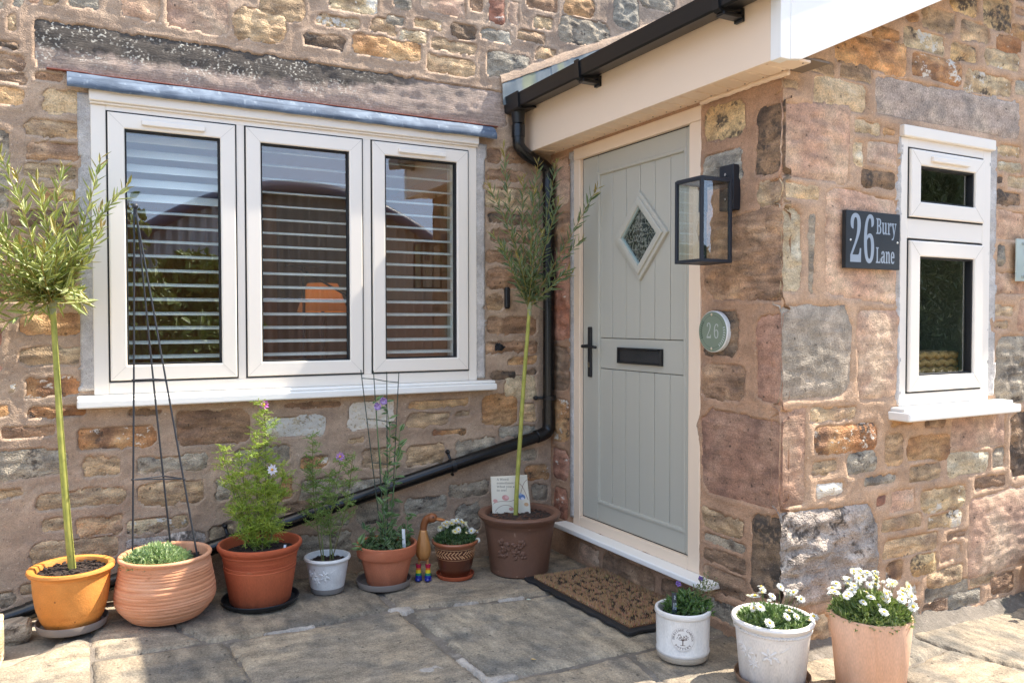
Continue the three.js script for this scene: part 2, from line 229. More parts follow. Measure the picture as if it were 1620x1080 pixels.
// stones of the three wall faces in millimetres: left, bottom, right, top, kind of stone
const STONES_A = [
  [-2713,2569,-2656,2673,"T"], [-2753,2657,-2703,2721,"G"], [-2696,2681,-2638,2743,"G"], [-2633,2712,-2572,2793,"P"], [-2572,2719,-2496,2812,"T"], [-2489,2730,-2338,2824,"G"],
  [-2769,2500,-2657,2553,"D"], [-2779,2419,-2630,2496,"B"], [-2615,2387,-2486,2441,"B"], [-2781,2266,-2635,2349,"O"], [-2583,2251,-2414,2380,"L"], [-2771,2358,-2627,2414,"B"],
  [-2268,2710,-2089,2836,"P"], [-2078,2710,-1802,2905,"P"], [-1788,2707,-1519,2881,"T"], [-1664,2820,-1431,2981,"T"], [-1390,2840,-1147,2910,"W"], [-1325,2931,-1055,3043,"W"],
  [-1454,2721,-1222,2803,"D"], [-1205,2720,-808,2849,"O"], [-1107,2849,-951,2931,"T"], [-979,2993,-865,3082,"G"], [-1017,2903,-901,2963,"G"], [-866,2905,-683,2982,"W"],
  [-815,3009,-546,3142,"P"], [-421,3024,-301,3182,"R"], [-293,3025,-211,3175,"P"], [-656,2892,-472,2995,"D"], [-472,2910,-265,2994,"G"], [-944,2827,-772,2901,"L"],
  [-764,2810,-480,2889,"T"], [-791,2695,-481,2798,"T"], [-434,2724,-141,2873,"G"], [-240,2947,-39,3034,"T"], [-128,3041,17,3132,"L"], [43,2993,431,3169,"G"],
  [-115,2858,43,2949,"T"], [87,3148,320,3290,"O"], [431,3130,642,3353,"G"], [641,3307,932,3448,"G"], [-538,3054,-437,3172,"B"], [-178,3145,52,3261,"B"],
  [-2480,2703,-2278,2725,"T"], [-2646,2140,-2423,2228,"T"], [-2652,2046,-2429,2136,"B"], [-2660,1963,-2437,2042,"T"], [-2603,1866,-2431,1935,"O"], [-2711,1752,-2440,1840,"B"],
  [-2785,1638,-2606,1738,"T"], [-2587,1618,-2434,1740,"G"], [-2787,1532,-2443,1608,"B"], [-2788,1422,-2627,1516,"B"], [-2609,1418,-2437,1512,"B"], [-2792,1829,-2694,2177,"G"],
  [-2690,1279,-2438,1395,"O"], [-2692,1149,-2435,1252,"T"], [-2663,1013,-2439,1110,"X"], [-2792,1131,-2735,1319,"R"], [-2728,1031,-2682,1091,"W"], [-2800,941,-2716,1006,"O"],
  [-2660,923,-2416,987,"X"], [-2756,838,-2533,904,"B"], [-2470,765,-2135,878,"X"], [-2772,664,-2503,805,"G"], [-2451,644,-2282,744,"T"], [-2234,641,-1909,727,"G"],
  [-2796,580,-2667,640,"T"], [-2635,511,-2265,607,"T"], [-2225,489,-1930,608,"T"], [-2479,379,-2277,485,"T"], [-2612,424,-2487,494,"T"], [-2274,368,-1994,442,"W"],
  [-2657,265,-2296,384,"T"], [-2280,287,-1921,358,"S"], [-1921,290,-1793,382,"T"], [-2064,757,-1706,936,"B"], [-2263,908,-2098,958,"D"], [-2696,140,-2578,226,"T"],
  [-2784,116,-2697,198,"G"], [-2568,123,-2426,236,"G"], [-1562,902,-1260,950,"B"], [-1657,763,-1333,881,"V"], [-1247,783,-968,942,"V"], [-1810,625,-1520,738,"G"],
  [-1483,596,-1325,667,"X"], [-1251,706,-1133,755,"T"], [-1493,421,-1246,560,"G"], [-1587,453,-1506,580,"X"], [-1168,563,-984,687,"T"], [-1266,431,-1041,530,"G"],
  [-1890,479,-1800,595,"G"], [-1563,380,-1417,447,"B"], [-907,865,-532,931,"O"], [-918,762,-644,862,"T"], [-769,715,-548,764,"X"], [-633,812,-528,854,"T"],
  [-469,752,-230,936,"O"], [-222,758,-95,880,"T"], [-320,889,-95,1043,"L"], [-417,1011,-230,1076,"D"], [-630,582,-354,693,"G"], [-357,667,-95,755,"G"],
  [-919,566,-683,687,"T"], [-197,417,-13,521,"X"], [-146,295,-13,403,"G"], [-672,359,-403,465,"G"], [-638,168,-459,342,"G"], [-928,289,-665,397,"G"],
  [-222,533,-95,607,"G"], [-1200,267,-942,409,"G"], [-1558,144,-1214,280,"G"], [-1194,61,-885,230,"G"], [-834,88,-654,262,"G"], [-387,95,-17,279,"G"],
  [-1398,283,-1214,381,"G"], [-439,2226,-318,2340,"B"], [-439,2133,-170,2215,"B"], [-431,1982,-86,2119,"T"], [-423,1892,-86,1964,"D"], [-408,1791,-103,1878,"B"],
  [-440,1668,-95,1762,"B"], [-432,1523,-95,1650,"B"], [-436,1411,-307,1507,"T"], [-429,1259,-95,1386,"B"], [-437,1161,-95,1245,"B"], [-308,1087,-95,1149,"O"],
  [-184,1037,-95,1074,"D"], [-310,2242,-94,2343,"B"],
];
const STONES_B = [
  [14,1233,220,1760,"R"], [14,2003,213,2285,"P"], [14,1778,220,1981,"B"], [14,941,214,1211,"B"], [14,647,208,918,"X"], [14,419,208,625,"R"],
  [15,197,195,396,"R"], [301,18,511,123,"P"], [523,-57,992,147,"B"], [1011,-1,1297,141,"B"], [1307,2109,1567,2290,"Y"], [1617,1921,1768,2217,"D"],
  [1292,1914,1554,2088,"G"], [1626,1799,1770,1913,"T"], [1295,1438,1772,1808,"B"], [1305,1197,1542,1397,"D"], [1618,1006,1776,1383,"E"], [1299,999,1580,1162,"B"],
  [1309,556,1780,966,"E"], [1303,424,1574,526,"T"], [1312,358,1589,419,"G"], [1312,270,1590,350,"B"], [1313,157,1590,262,"B"], [1604,212,1783,573,"D"],
  [1326,30,1591,145,"G"], [1613,53,1786,198,"B"],
];
const STONES_C = [
  [290,2407,750,2550,"O"], [518,2542,711,2617,"O"], [720,2542,1015,2644,"W"], [847,2640,1101,2764,"T"], [739,2651,843,2709,"O"], [1053,2753,1266,2865,"Y"],
  [1291,2732,1534,2901,"Y"], [1125,2636,1363,2744,"T"], [1057,2531,1266,2634,"Y"], [782,2424,1143,2542,"X"], [1306,2545,1614,2647,"W"], [1399,2634,1622,2722,"X"],
  [1158,2408,1558,2527,"W"], [1526,2711,1767,2799,"X"], [1555,2820,1765,2875,"B"], [1564,2446,1774,2526,"G"], [1553,2894,1763,2961,"B"], [546,2224,1598,2406,"N"],
  [321,2344,532,2428,"T"], [166,2216,497,2348,"L"], [-25,2348,298,2414,"T"], [-25,2257,94,2314,"T"], [-22,1916,386,2228,"P"], [409,2131,588,2197,"L"],
  [593,2141,684,2184,"O"], [406,1990,477,2104,"L"], [493,2009,694,2125,"P"], [451,1905,696,1999,"D"], [-20,1833,215,1906,"L"], [-18,1456,112,1805,"L"],
  [145,1450,192,1787,"G"], [240,1428,709,1891,"P"], [-14,1027,418,1412,"Q"], [445,1003,725,1399,"P"], [-10,589,150,998,"P"], [159,922,453,998,"T"],
  [186,794,588,917,"X"], [381,697,582,800,"G"], [176,713,335,778,"T"], [203,612,375,678,"V"], [622,700,767,865,"T"], [775,714,1093,843,"O"],
  [1101,736,1531,905,"P"], [1564,577,1821,900,"D"], [667,875,839,922,"O"], [897,857,1067,909,"B"], [790,618,1034,707,"T"], [1071,611,1394,731,"L"],
  [1419,628,1534,742,"G"], [489,631,722,689,"G"], [1270,534,1536,613,"B"], [572,539,651,600,"R"], [668,500,845,605,"P"], [872,464,1228,593,"W"],
  [1236,122,1833,513,"P"], [611,419,896,490,"T"], [919,387,1201,472,"W"], [1068,325,1231,369,"B"], [620,292,1017,394,"T"], [806,192,1010,305,"Y"],
  [631,187,772,300,"X"], [1018,227,1194,316,"P"], [928,118,1206,212,"T"], [-6,175,600,586,"S"], [756,101,871,169,"V"], [911,54,1252,140,"G"],
  [1246,72,1459,143,"T"], [1093,-13,1353,84,"G"], [1418,5,1624,114,"B"], [1364,-93,1843,-14,"G"], [895,-19,1084,66,"B"], [166,-16,293,146,"T"],
  [638,2,886,87,"G"], [-3,12,155,188,"G"], [312,-11,626,121,"G"], [1421,2136,1630,2203,"W"], [1423,2063,1632,2121,"L"], [1419,2002,1491,2054,"D"],
  [1512,1992,1759,2063,"L"], [1426,1895,1636,1984,"D"], [1424,1734,1655,1884,"P"], [1428,1603,1521,1721,"G"], [1413,1362,1590,1432,"T"], [1415,1301,1550,1356,"T"],
  [1618,1290,1804,1466,"P"], [1420,929,1812,1284,"G"], [1410,1474,1800,1597,"P"],
];
// ---------- stone walls ----------
function sdPoly(P, x, y) {
  let d = 1e9, s = 1;
  for (let i = 0, j = P.length - 1; i < P.length; j = i++) {
    const ex = P[j][0] - P[i][0], ey = P[j][1] - P[i][1], wx = x - P[i][0], wy = y - P[i][1];
    const t = Math.min(1, Math.max(0, (wx * ex + wy * ey) / (ex * ex + ey * ey))), bx_ = wx - ex * t, by_ = wy - ey * t; d = Math.min(d, bx_ * bx_ + by_ * by_);
    const c1 = y >= P[i][1], c2 = y < P[j][1], c3 = ex * wy > ey * wx; if ((c1 && c2 && c3) || (!c1 && !c2 && !c3)) s = -s;
  }
  return s * Math.sqrt(d);
}
// a patch of relief over a polygon; map(u, v, h) gives the point in the world
function reliefPatch(poly, res, H, map, sdN, uvs, uo, tint, clip) {
  let x0 = 1e9, x1 = -1e9, y0 = 1e9, y1 = -1e9; for (const [a, b] of poly) { x0 = Math.min(x0, a); x1 = Math.max(x1, a); y0 = Math.min(y0, b); y1 = Math.max(y1, b); }
  const mg = 0.022; x0 -= mg; x1 += mg; y0 -= mg; y1 += mg; if (clip) { x0 = Math.max(x0, clip[0]); x1 = Math.min(x1, clip[1]); }
  const nx = Math.max(4, Math.ceil((x1 - x0) / res)), ny = Math.max(4, Math.ceil((y1 - y0) / res)), pos = [], uv = [], col = [], sdv = [], idx = [];
  for (let j = 0; j <= ny; j++) for (let i = 0; i <= nx; i++) {
    const u = mix(x0, x1, i / nx), v = mix(y0, y1, j / ny), sd = sdPoly(poly, u, v) + sdN(u, v), q = map(u, v, H(sd, u, v)); sdv.push(sd); pos.push(q[0], q[1], q[2]); const w = uvs(u, v); uv.push(w[0] + uo[0], w[1] + uo[1]); const t = tint(u, v); col.push(t[0], t[1], t[2]);
  }
  for (let j = 0; j < ny; j++) for (let i = 0; i < nx; i++) { const a = j * (nx + 1) + i, b = a + 1, c = a + nx + 1, d = c + 1; if (Math.min(sdv[a], sdv[b], sdv[c], sdv[d]) > 0.010) continue; idx.push(a, b, d, a, d, c); }
  const g = new THREE.BufferGeometry(); g.setAttribute('position', new THREE.Float32BufferAttribute(pos, 3)); g.setAttribute('uv', new THREE.Float32BufferAttribute(uv, 2)); g.setAttribute('color', new THREE.Float32BufferAttribute(col, 3)); g.setIndex(idx); g.computeVertexNormals(); return g;
}
const PLANE = { A: (u, v, h) => [u, v, h], B: (u, v, h) => [-h, v, u], C: (u, v, h) => [u, v, 1.76 + h] };
function wallFace(key, list, parent, mortar, o) {
  const sink = o.sink ?? 0.004, r = rng(o.seed), map = PLANE[key], defs = [];
  for (const [a, b, c, d, kind] of list) {
    const x0 = a / 1000, y0 = b / 1000, x1 = c / 1000, y1 = d / 1000, w = x1 - x0, h = y1 - y0, m = Math.min(w, h), j = () => (r() - 0.5) * m * (o.jit ?? 0.16);
    const k = () => m * (0.10 + 0.16 * r()) * (kind === 'K' || kind === 'N' || kind === 'P' ? 0.4 : 1);
    const tl = [x0 + j() * 0.6, y1 + j()], tr = [x1 + j() * 0.6, y1 + j()], br = [x1 + j() * 0.6, y0 + j()], bl = [x0 + j() * 0.6, y0 + j()];
    if (o.corner && (key === 'C' ? a < 0 : c > 1770)) { const e = key === 'C' ? [tl, bl] : [tr, br]; for (const q of e) q[0] = key === 'C' ? -0.09 : 1.85; }
    const P = []; for (const [A, B, C] of [[bl, tl, tr], [tl, tr, br], [tr, br, bl], [br, bl, tl]]) { const c1 = k(), c2 = k(), n1 = Math.hypot(A[0] - B[0], A[1] - B[1]), n2 = Math.hypot(C[0] - B[0], C[1] - B[1]); P.push([B[0] + (A[0] - B[0]) * c1 / n1, B[1] + (A[1] - B[1]) * c1 / n1], [B[0] + (C[0] - B[0]) * c2 / n2, B[1] + (C[1] - B[1]) * c2 / n2]); }
    const cx = (x0 + x1) / 2, cy = (y0 + y1) / 2, s = Math.floor(r() * 200), big = kind === 'S', smooth = 'PNKEQ'.includes(kind);
    defs.push({ P, x0: x0 - 0.05, x1: x1 + 0.05, y0: y0 - 0.05, y1: y1 + 0.05, kind, s, w, h, cx, cy, proud: mix(o.proud[0], o.proud[1], r()) + (big ? 0.012 : 0), amp: (big ? 0.024 : smooth ? 0.005 : 0.010) * (0.7 + 0.7 * r()), tint: 0.86 + 0.26 * r(), hue: (r() - 0.5) * 0.10, tilt: (r() - 0.5) * 0.05, tilv: (r() - 0.5) * 0.06, uo: [r() * 7, r() * 7] });
  }
  const ra = o.ragged ?? 1, sdN = d => (u, v) => ra * (0.013 * N2(u * 13, v * 13, d.s) + 0.009 * N2(u * 34, v * 34, d.s + 9) + 0.006 * N2(u * 75, v * 75, d.s + 13));
  for (const d of defs) {
    const amp = d.amp, f = d.kind === 'S' ? 9 : 14, n = sdN(d), ca = d.tint * (1 + d.hue), cb = d.tint, cc = d.tint * (1 - d.hue);
    const H = (sd, u, v) => {
      const e = Math.max(-1, Math.min(1, sd / 0.012)); if (sd > 0.009) return -0.035;
      const rise = 1 - Math.exp(Math.min(0, sd) / 0.022), bed = N2(u * 5, v * 34, d.s + 3), rough = F2(u * f, v * f * 1.5, d.s, 4), rid = 1 - Math.abs(N2(u * 11 + bed * 0.4, v * 20, d.s + 21)) * 2.4;
      return -sink + (d.proud + sink) * rise + rise * (amp * rough * 1.3 + amp * 0.45 * bed + amp * 0.35 * rid) + ((u - d.cx) * d.tilt + (v - d.cy) * d.tilv) * 0.8;
    };
    const uvs = d.kind === 'K' ? (u, v) => [(u + 2.63) / 2.4, (v - 2.437) / 0.225] : (u, v) => [u / SC, v / SC];
    const g = reliefPatch(d.P, d.w > 1 ? 0.014 : 0.010, H, map, n, uvs, d.kind === 'K' ? [0, 0] : d.uo, () => [ca, cb, cc], o.corner);
    part('stone', g, STONE[d.kind], parent);
  }
  // the mortar between: one relief sheet with openings
  const line = (a, b, fa, fb) => { const L = []; let x = a; while (x < b - 1e-6) { L.push(x); x += x >= fa - 1e-6 && x < fb ? 0.012 : 0.09; } L.push(b); return L; };
  const U = line(o.u[0], o.u[1], o.fu[0], o.fu[1]), W = line(o.v[0], o.v[1], o.fv[0], o.fv[1]), pos = [], uv = [], idx = [];
  const inHole = (u, v) => o.holes.some(h => u > h[0] && u < h[2] && v > h[1] && v < h[3]);
  for (const v of W) for (const u of U) {
    let sd = 1; for (const d of defs) if (u > d.x0 && u < d.x1 && v > d.y0 && v < d.y1) { const q = sdPoly(d.P, u, v) + sdN(d)(u, v); if (q < sd) sd = q; }
    let h = (o.base ?? 0) + 0.007 * F2(u * 5, v * 5, o.seed, 3) + 0.0022 * F2(u * 24, v * 24, o.seed + 5, 2) + 0.0016 * N2(u * 70, v * 70, o.seed + 8);
    if (o.ribbon) h += 0.006 * sm(-0.002, 0.006, sd) * (1 - 0.5 * sm(0.02, 0.06, sd)); else h += 0.004 * (1 - sm(0, 0.03, sd));
    if (sd < -0.012) h = mix(h, -0.045, sm(-0.012, -0.026, sd));
    if (o.edge && Math.abs(u - o.edge[0]) < 1e-6) h = Math.min(h, 0.004);
    const q = map(u, v, h); pos.push(...q); uv.push(u / 0.9, v / 0.9);
  }
  const nx = U.length; for (let j = 0; j + 1 < W.length; j++) for (let i = 0; i + 1 < nx; i++) { if (inHole((U[i] + U[i + 1]) / 2, (W[j] + W[j + 1]) / 2)) continue; const a = j * nx + i, b = a + 1, c = a + nx, d = c + 1; idx.push(a, b, d, a, d, c); }
  const g = new THREE.BufferGeometry(); g.setAttribute('position', new THREE.Float32BufferAttribute(pos, 3)); g.setAttribute('uv', new THREE.Float32BufferAttribute(uv, 2)); g.setIndex(idx); g.computeVertexNormals();
  part('mortar', g, mortar, parent);
}
const cottage = thing('cottage', 'stone cottage wall with long dark lintel over a wide three-part cream window', 'cottage');
const porch = thing('porch', 'stone porch with grey plank door, white bargeboard and small side window', 'porch');
STONES_A.push([-2610, 2447, -292, 2655, 'K']);
{ // the same rubble carried on past the picture's edges
  const r = rng(404), fill = (L, u0, u1, v0, v1, step) => { for (let v = v0; v < v1;) { const h = 0.08 + r() * 0.12; for (let u = u0 + r() * 0.1; u < u1;) { const w = 0.12 + r() * 0.26; if (u + w < u1 + 0.05) L.push([Math.round(u * 1000), Math.round(v * 1000), Math.round((u + w) * 1000), Math.round((v + h) * 1000), 'TTBGOPTLBG'[Math.floor(r() * 10)]]); u += w + 0.02 + r() * 0.03; } v += h + 0.02 + r() * 0.025; } };
  fill(STONES_A, -4.3, -2.86, 0.02, 3.4); const top = []; fill(top, -2.82, 0.95, 2.80, 3.9); for (const s of top) if (s[1] > 2790 + (s[2] + 2730) * 0.19) STONES_A.push(s); if (STONES_A.length > 296) STONES_A.length = 296; fill(STONES_C, 1.90, 2.9, 0.02, 2.9);
}
wallFace('A', STONES_A, cottage, MORTAR_A, { seed: 5, sink: 0.003, proud: [0.001, 0.009], u: [-4.4, 1.6], v: [-0.15, 4.3], fu: [-4.35, 1.0], fv: [-0.05, 3.95], holes: [[-2.384, 1.03, -0.502, 2.366], [0.02, -0.2, 1.6, 2.2]] });
wallFace('B', STONES_B, porch, MORTAR_B, { seed: 15, proud: [0.001, 0.010], ribbon: false, corner: [-1, 1.774], ragged: 0.8, sink: 0.003, u: [-0.01, 1.764], v: [-0.15, 2.36], fu: [-0.01, 1.77], fv: [-0.1, 2.36], holes: [[0.262, 0.215, 1.280, 2.296]], edge: [1.764] });
wallFace('C', STONES_C, porch, MORTAR_C, { seed: 25, sink: 0.005, proud: [-0.001, 0.010], ribbon: true, corner: [-0.011, 9], ragged: 0.62, jit: 0.12, u: [-0.004, 3.2], v: [-0.25, 3.4], fu: [-0.01, 2.95], fv: [-0.1, 3.0], holes: [[0.722, 0.985, 1.352, 2.188]], edge: [-0.004] });
// haunch of mortar along the foot of the porch
{
  const pos = [], uv = [], idx = []; const n = 170, m = 6;
  for (let i = 0; i <= n; i++) for (let k = 0; k <= m; k++) { const x = mix(-0.03, 2.6, i / n), f = k / m, wob = 0.02 * F2(x * 7, 3, 8), z = 1.75 + f * (0.10 + wob), y = slope(x) + (1 - f) ** 1.6 * (0.07 + 0.03 * F2(x * 5, 9, 4)) - 0.012 + 0.006 * F2(x * 30, f * 8, 6); pos.push(x, y, z); uv.push(x / 0.9, f * 0.15); }
  for (let i = 0; i < n; i++) for (let k = 0; k < m; k++) { const a = i * (m + 1) + k, b = a + m + 1; idx.push(a, a + 1, b, a + 1, b + 1, b); }
  const g = new THREE.BufferGeometry(); g.setAttribute('position', new THREE.Float32BufferAttribute(pos, 3)); g.setAttribute('uv', new THREE.Float32BufferAttribute(uv, 2)); g.setIndex(idx); g.computeVertexNormals(); part('mortar_fillet', g, JOINT, porch);
}
// pale pointing beside the wide window and the door frame
function pointing(map, u0, u1, v0, v1, seed, side, parent) {
  const P = []; const n = 40; for (let i = 0; i <= n; i++) { const v = mix(v0, v1, i / n); P.push([side > 0 ? u1 + 0.018 * F2(v * 5, 1, seed) - 0.008 : u0 + 0.018 * F2(v * 5, 1, seed) + 0.008, v]); }
  const Q = side > 0 ? [[u0, v0], ...P, [u0, v1]] : [[u1, v0], ...P, [u1, v1]];
  part('pointing', reliefPatch(Q, 0.012, (sd, u, v) => (sd > 0.002 ? -0.03 : 0.009 + 0.003 * F2(u * 30, v * 30, seed, 2)), map, (u, v) => 0.004 * N2(u * 40, v * 40, seed), (u, v) => [u / 0.9, v / 0.9], [0.3, 0.7], () => [1, 1, 1]), POINTING, parent);
}
pointing(PLANE.A, -2.455, -2.385, 1.04, 2.36, 3, -1, cottage); pointing(PLANE.A, -0.50, -0.425, 1.03, 2.34, 5, 1, cottage);
pointing(PLANE.B, 0.205, 0.258, 0.24, 2.30, 7, -1, porch); pointing(PLANE.C, 1.352, 1.425, 0.99, 2.18, 9, 1, porch); pointing(PLANE.C, 0.685, 0.722, 0.98, 2.15, 11, -1, porch);
// ---------- windows, door, roof edge ----------
function ring(x0, y0, x1, y1, w, z0, z1, r = 0.004) {       // four mitred-looking bars of a frame in the xy plane
  const s = new THREE.Shape([[x0, y0], [x1, y0], [x1, y1], [x0, y1]].map(p => new THREE.Vector2(...p))), h = new THREE.Path([[x0 + w, y0 + w], [x0 + w, y1 - w], [x1 - w, y1 - w], [x1 - w, y0 + w]].map(p => new THREE.Vector2(...p))); s.holes.push(h);
  const g = new THREE.ExtrudeGeometry(s, { depth: z1 - z0 - 2 * r, bevelEnabled: r > 0, bevelSize: r, bevelThickness: r, bevelOffset: -r, bevelSegments: 2 }); g.translate(0, 0, z0 + r); return boxUV(g);
}
function mitres(x0, y0, x1, y1, w, z) {                      // hairline weld lines across the four corners
  const o = []; for (const [a, b, c, d] of [[x0, y0, 1, 1], [x1, y0, -1, 1], [x0, y1, 1, -1], [x1, y1, -1, -1]]) { const g = new THREE.BoxGeometry(w * 1.32, 0.0013, 0.0008); g.rotateZ(Math.atan2(d, c)); g.translate(a + c * w / 2, b + d * w / 2, z); o.push(g); } return o;
}
const weld = std([196, 186, 172], 0.5);
function sash(parent, x0, y0, x1, y1, zf, vent) {
  const s = holder('sash', parent), w = 0.068;
  part('gasket', ring(x0 - 0.007, y0 - 0.007, x1 + 0.007, y1 + 0.007, 0.02, zf - 0.03, zf + 0.0012, 0), gasket, s);
  part('sash_frame', ring(x0, y0, x1, y1, w, zf - 0.035, zf + 0.014, 0.006), upvc, s);
  for (const m of mitres(x0 + 0.004, y0 + 0.004, x1 - 0.004, y1 - 0.004, w - 0.006, zf + 0.0142)) part('weld_line', m, weld, s);
  part('glazing_bead', ring(x0 + w - 0.004, y0 + w - 0.004, x1 - w + 0.004, y1 - w + 0.004, 0.012, zf - 0.03, zf + 0.003, 0.002), gasket, s);
  part('pane', bx(x0 + w + 0.003, y0 + w + 0.003, zf - 0.016, x1 - w - 0.003, y1 - w - 0.003, zf - 0.0155, 0), glass, s);
  if (vent) { const c = (x0 + x1) / 2, h = Math.min(0.135, (x1 - x0) * 0.36), y = y1 - 0.036; part('trickle_vent', join([bx(c - h, y - 0.012, zf + 0.0135, c + h, y + 0.012, zf + 0.03, 0.004), bx(c - h + 0.01, y - 0.0125, zf + 0.016, c + h - 0.01, y - 0.0105, zf + 0.0275, 0)]), upvc, s); }
}
const WX0 = -2.394, WX1 = -0.492, WY0 = 1.019, WY1 = 2.377;
{
  const w = holder('window', cottage), zf = 0.014;
  const head = [bx(WX0 - 0.006, WY1 - 0.052, -0.05, WX1 + 0.006, WY1, zf + 0.026, 0.008), bx(WX0 - 0.003, WY1 - 0.062, -0.05, WX1 + 0.003, WY1 - 0.052, zf + 0.014, 0.004)];
  part('frame', join([...head, bx(WX0, WY0, -0.06, WX0 + 0.062, WY1 - 0.062, zf, 0.005), bx(WX1 - 0.052, WY0, -0.06, WX1, WY1 - 0.062, zf, 0.005), bx(WX0 + 0.061, WY0, -0.06, WX1 - 0.051, WY0 + 0.056, zf - 0.0006, 0.005), bx(WX0 + 0.061, WY1 - 0.085, -0.06, WX1 - 0.051, WY1 - 0.061, zf - 0.0006, 0.003), bx(-1.775, WY0 + 0.055, -0.06, -1.737, WY1 - 0.084, zf - 0.001, 0.003), bx(-1.148, WY0 + 0.055, -0.06, -1.104, WY1 - 0.084, zf - 0.001, 0.003)]), upvc, w);
  sash(w, -2.327, 1.083, -1.781, 2.286, zf, true); sash(w, -1.731, 1.083, -1.154, 2.286, zf, false); sash(w, -1.098, 1.083, -0.550, 2.286, zf, true);
  part('sill', join([bx(-2.463, 0.967, -0.05, -0.400, 1.004, 0.085, 0.008), bx(-2.463, 1.004, -0.05, -0.400, 1.019, 0.062, 0.006)]), board, w);
}
{ // lead strip under the lintel, bent over the window head
  const n = 60, prof = [[0.010, 0.010], [-0.006, 0.034], [-0.018, 0.050], [-0.030, 0.055], [-0.033, 0.062], [-0.050, 0.067], [-0.064, 0.068], [-0.070, 0.060]], pos = [], uv = [], idx = [], m = prof.length;
  for (let i = 0; i <= n; i++) { const x = mix(-2.483, -0.391, i / n), y = mix(2.437, 2.432, i / n) + 0.004 * F2(x * 3, 2, 5); prof.forEach(([dy, z], k) => { pos.push(x, y + dy + 0.003 * F2(x * 9, k * 2, 7), z + 0.004 * F2(x * 7, k, 9)); uv.push(x, k * 0.03); }); }
  for (let i = 0; i < n; i++) for (let k = 0; k < m - 1; k++) { const a = i * m + k, b = a + m; idx.push(a, a + 1, b, a + 1, b + 1, b); }
  const g = new THREE.BufferGeometry(); g.setAttribute('position', new THREE.Float32BufferAttribute(pos, 3)); g.setAttribute('uv', new THREE.Float32BufferAttribute(uv, 2)); g.setIndex(idx); g.computeVertexNormals();
  part('lead_flashing', g, lead, cottage); 
  part('damp_course', join([bx(-2.56, 2.4435, 0.0, -2.40, 2.4475, 0.022, 0.001), bx(-2.40, 2.441, 0.0, -0.36, 2.445, 0.022, 0.001)]), std([134, 74, 58], 0.8), cottage);
}
{ // stepped lead where the porch roof meets the house
  const f = (a, b, y0, y1, h, nm) => { const n = 18, pos = [], uv = [], idx = []; for (let i = 0; i <= n; i++) for (let k = 0; k <= 5; k++) { const t = i / n, x = mix(a, b, t), y = mix(y0, y1, t) - h * k / 5; pos.push(x, y + 0.004 * F2(x * 8, k, 3), 0.022 + 0.012 * (k / 5) + 0.005 * F2(x * 10, k * 0.7, 6)); uv.push(x, k * 0.03); } for (let i = 0; i < n; i++) for (let k = 0; k < 5; k++) { const p = i * 6 + k, q = p + 6; idx.push(p, p + 1, q, p + 1, q + 1, q); } const g = new THREE.BufferGeometry(); g.setAttribute('position', new THREE.Float32BufferAttribute(pos, 3)); g.setAttribute('uv', new THREE.Float32BufferAttribute(uv, 2)); g.setIndex(idx); g.computeVertexNormals(); part(nm, g, leadGreen, porch); };
  f(-0.335, 0.0, 2.686, 2.836, 0.125, 'lead_flashing'); f(-0.012, 0.62, 2.840, 3.115, 0.12, 'lead_flashing');
  const n = 60, pos = [], uv = [], idx = []; for (let i = 0; i <= n; i++) for (let k = 0; k <= 3; k++) { const x = mix(-0.34, 1.3, i / n), y = 2.690 + (x + 0.335) * 0.447 + 0.06 * (k / 3) + 0.004 * F2(x * 14, k, 2); pos.push(x, y, [0.024, 0.020, 0.012, -0.004][k]); uv.push(x, k * 0.03); } for (let i = 0; i < n; i++) for (let k = 0; k < 3; k++) { const p = i * 4 + k, q = p + 4; idx.push(p, q, p + 1, p + 1, q, q + 1); }
  const g = new THREE.BufferGeometry(); g.setAttribute('position', new THREE.Float32BufferAttribute(pos, 3)); g.setAttribute('uv', new THREE.Float32BufferAttribute(uv, 2)); g.setIndex(idx); g.computeVertexNormals(); part('mortar_fillet', g, MORTAR_A, porch);
}
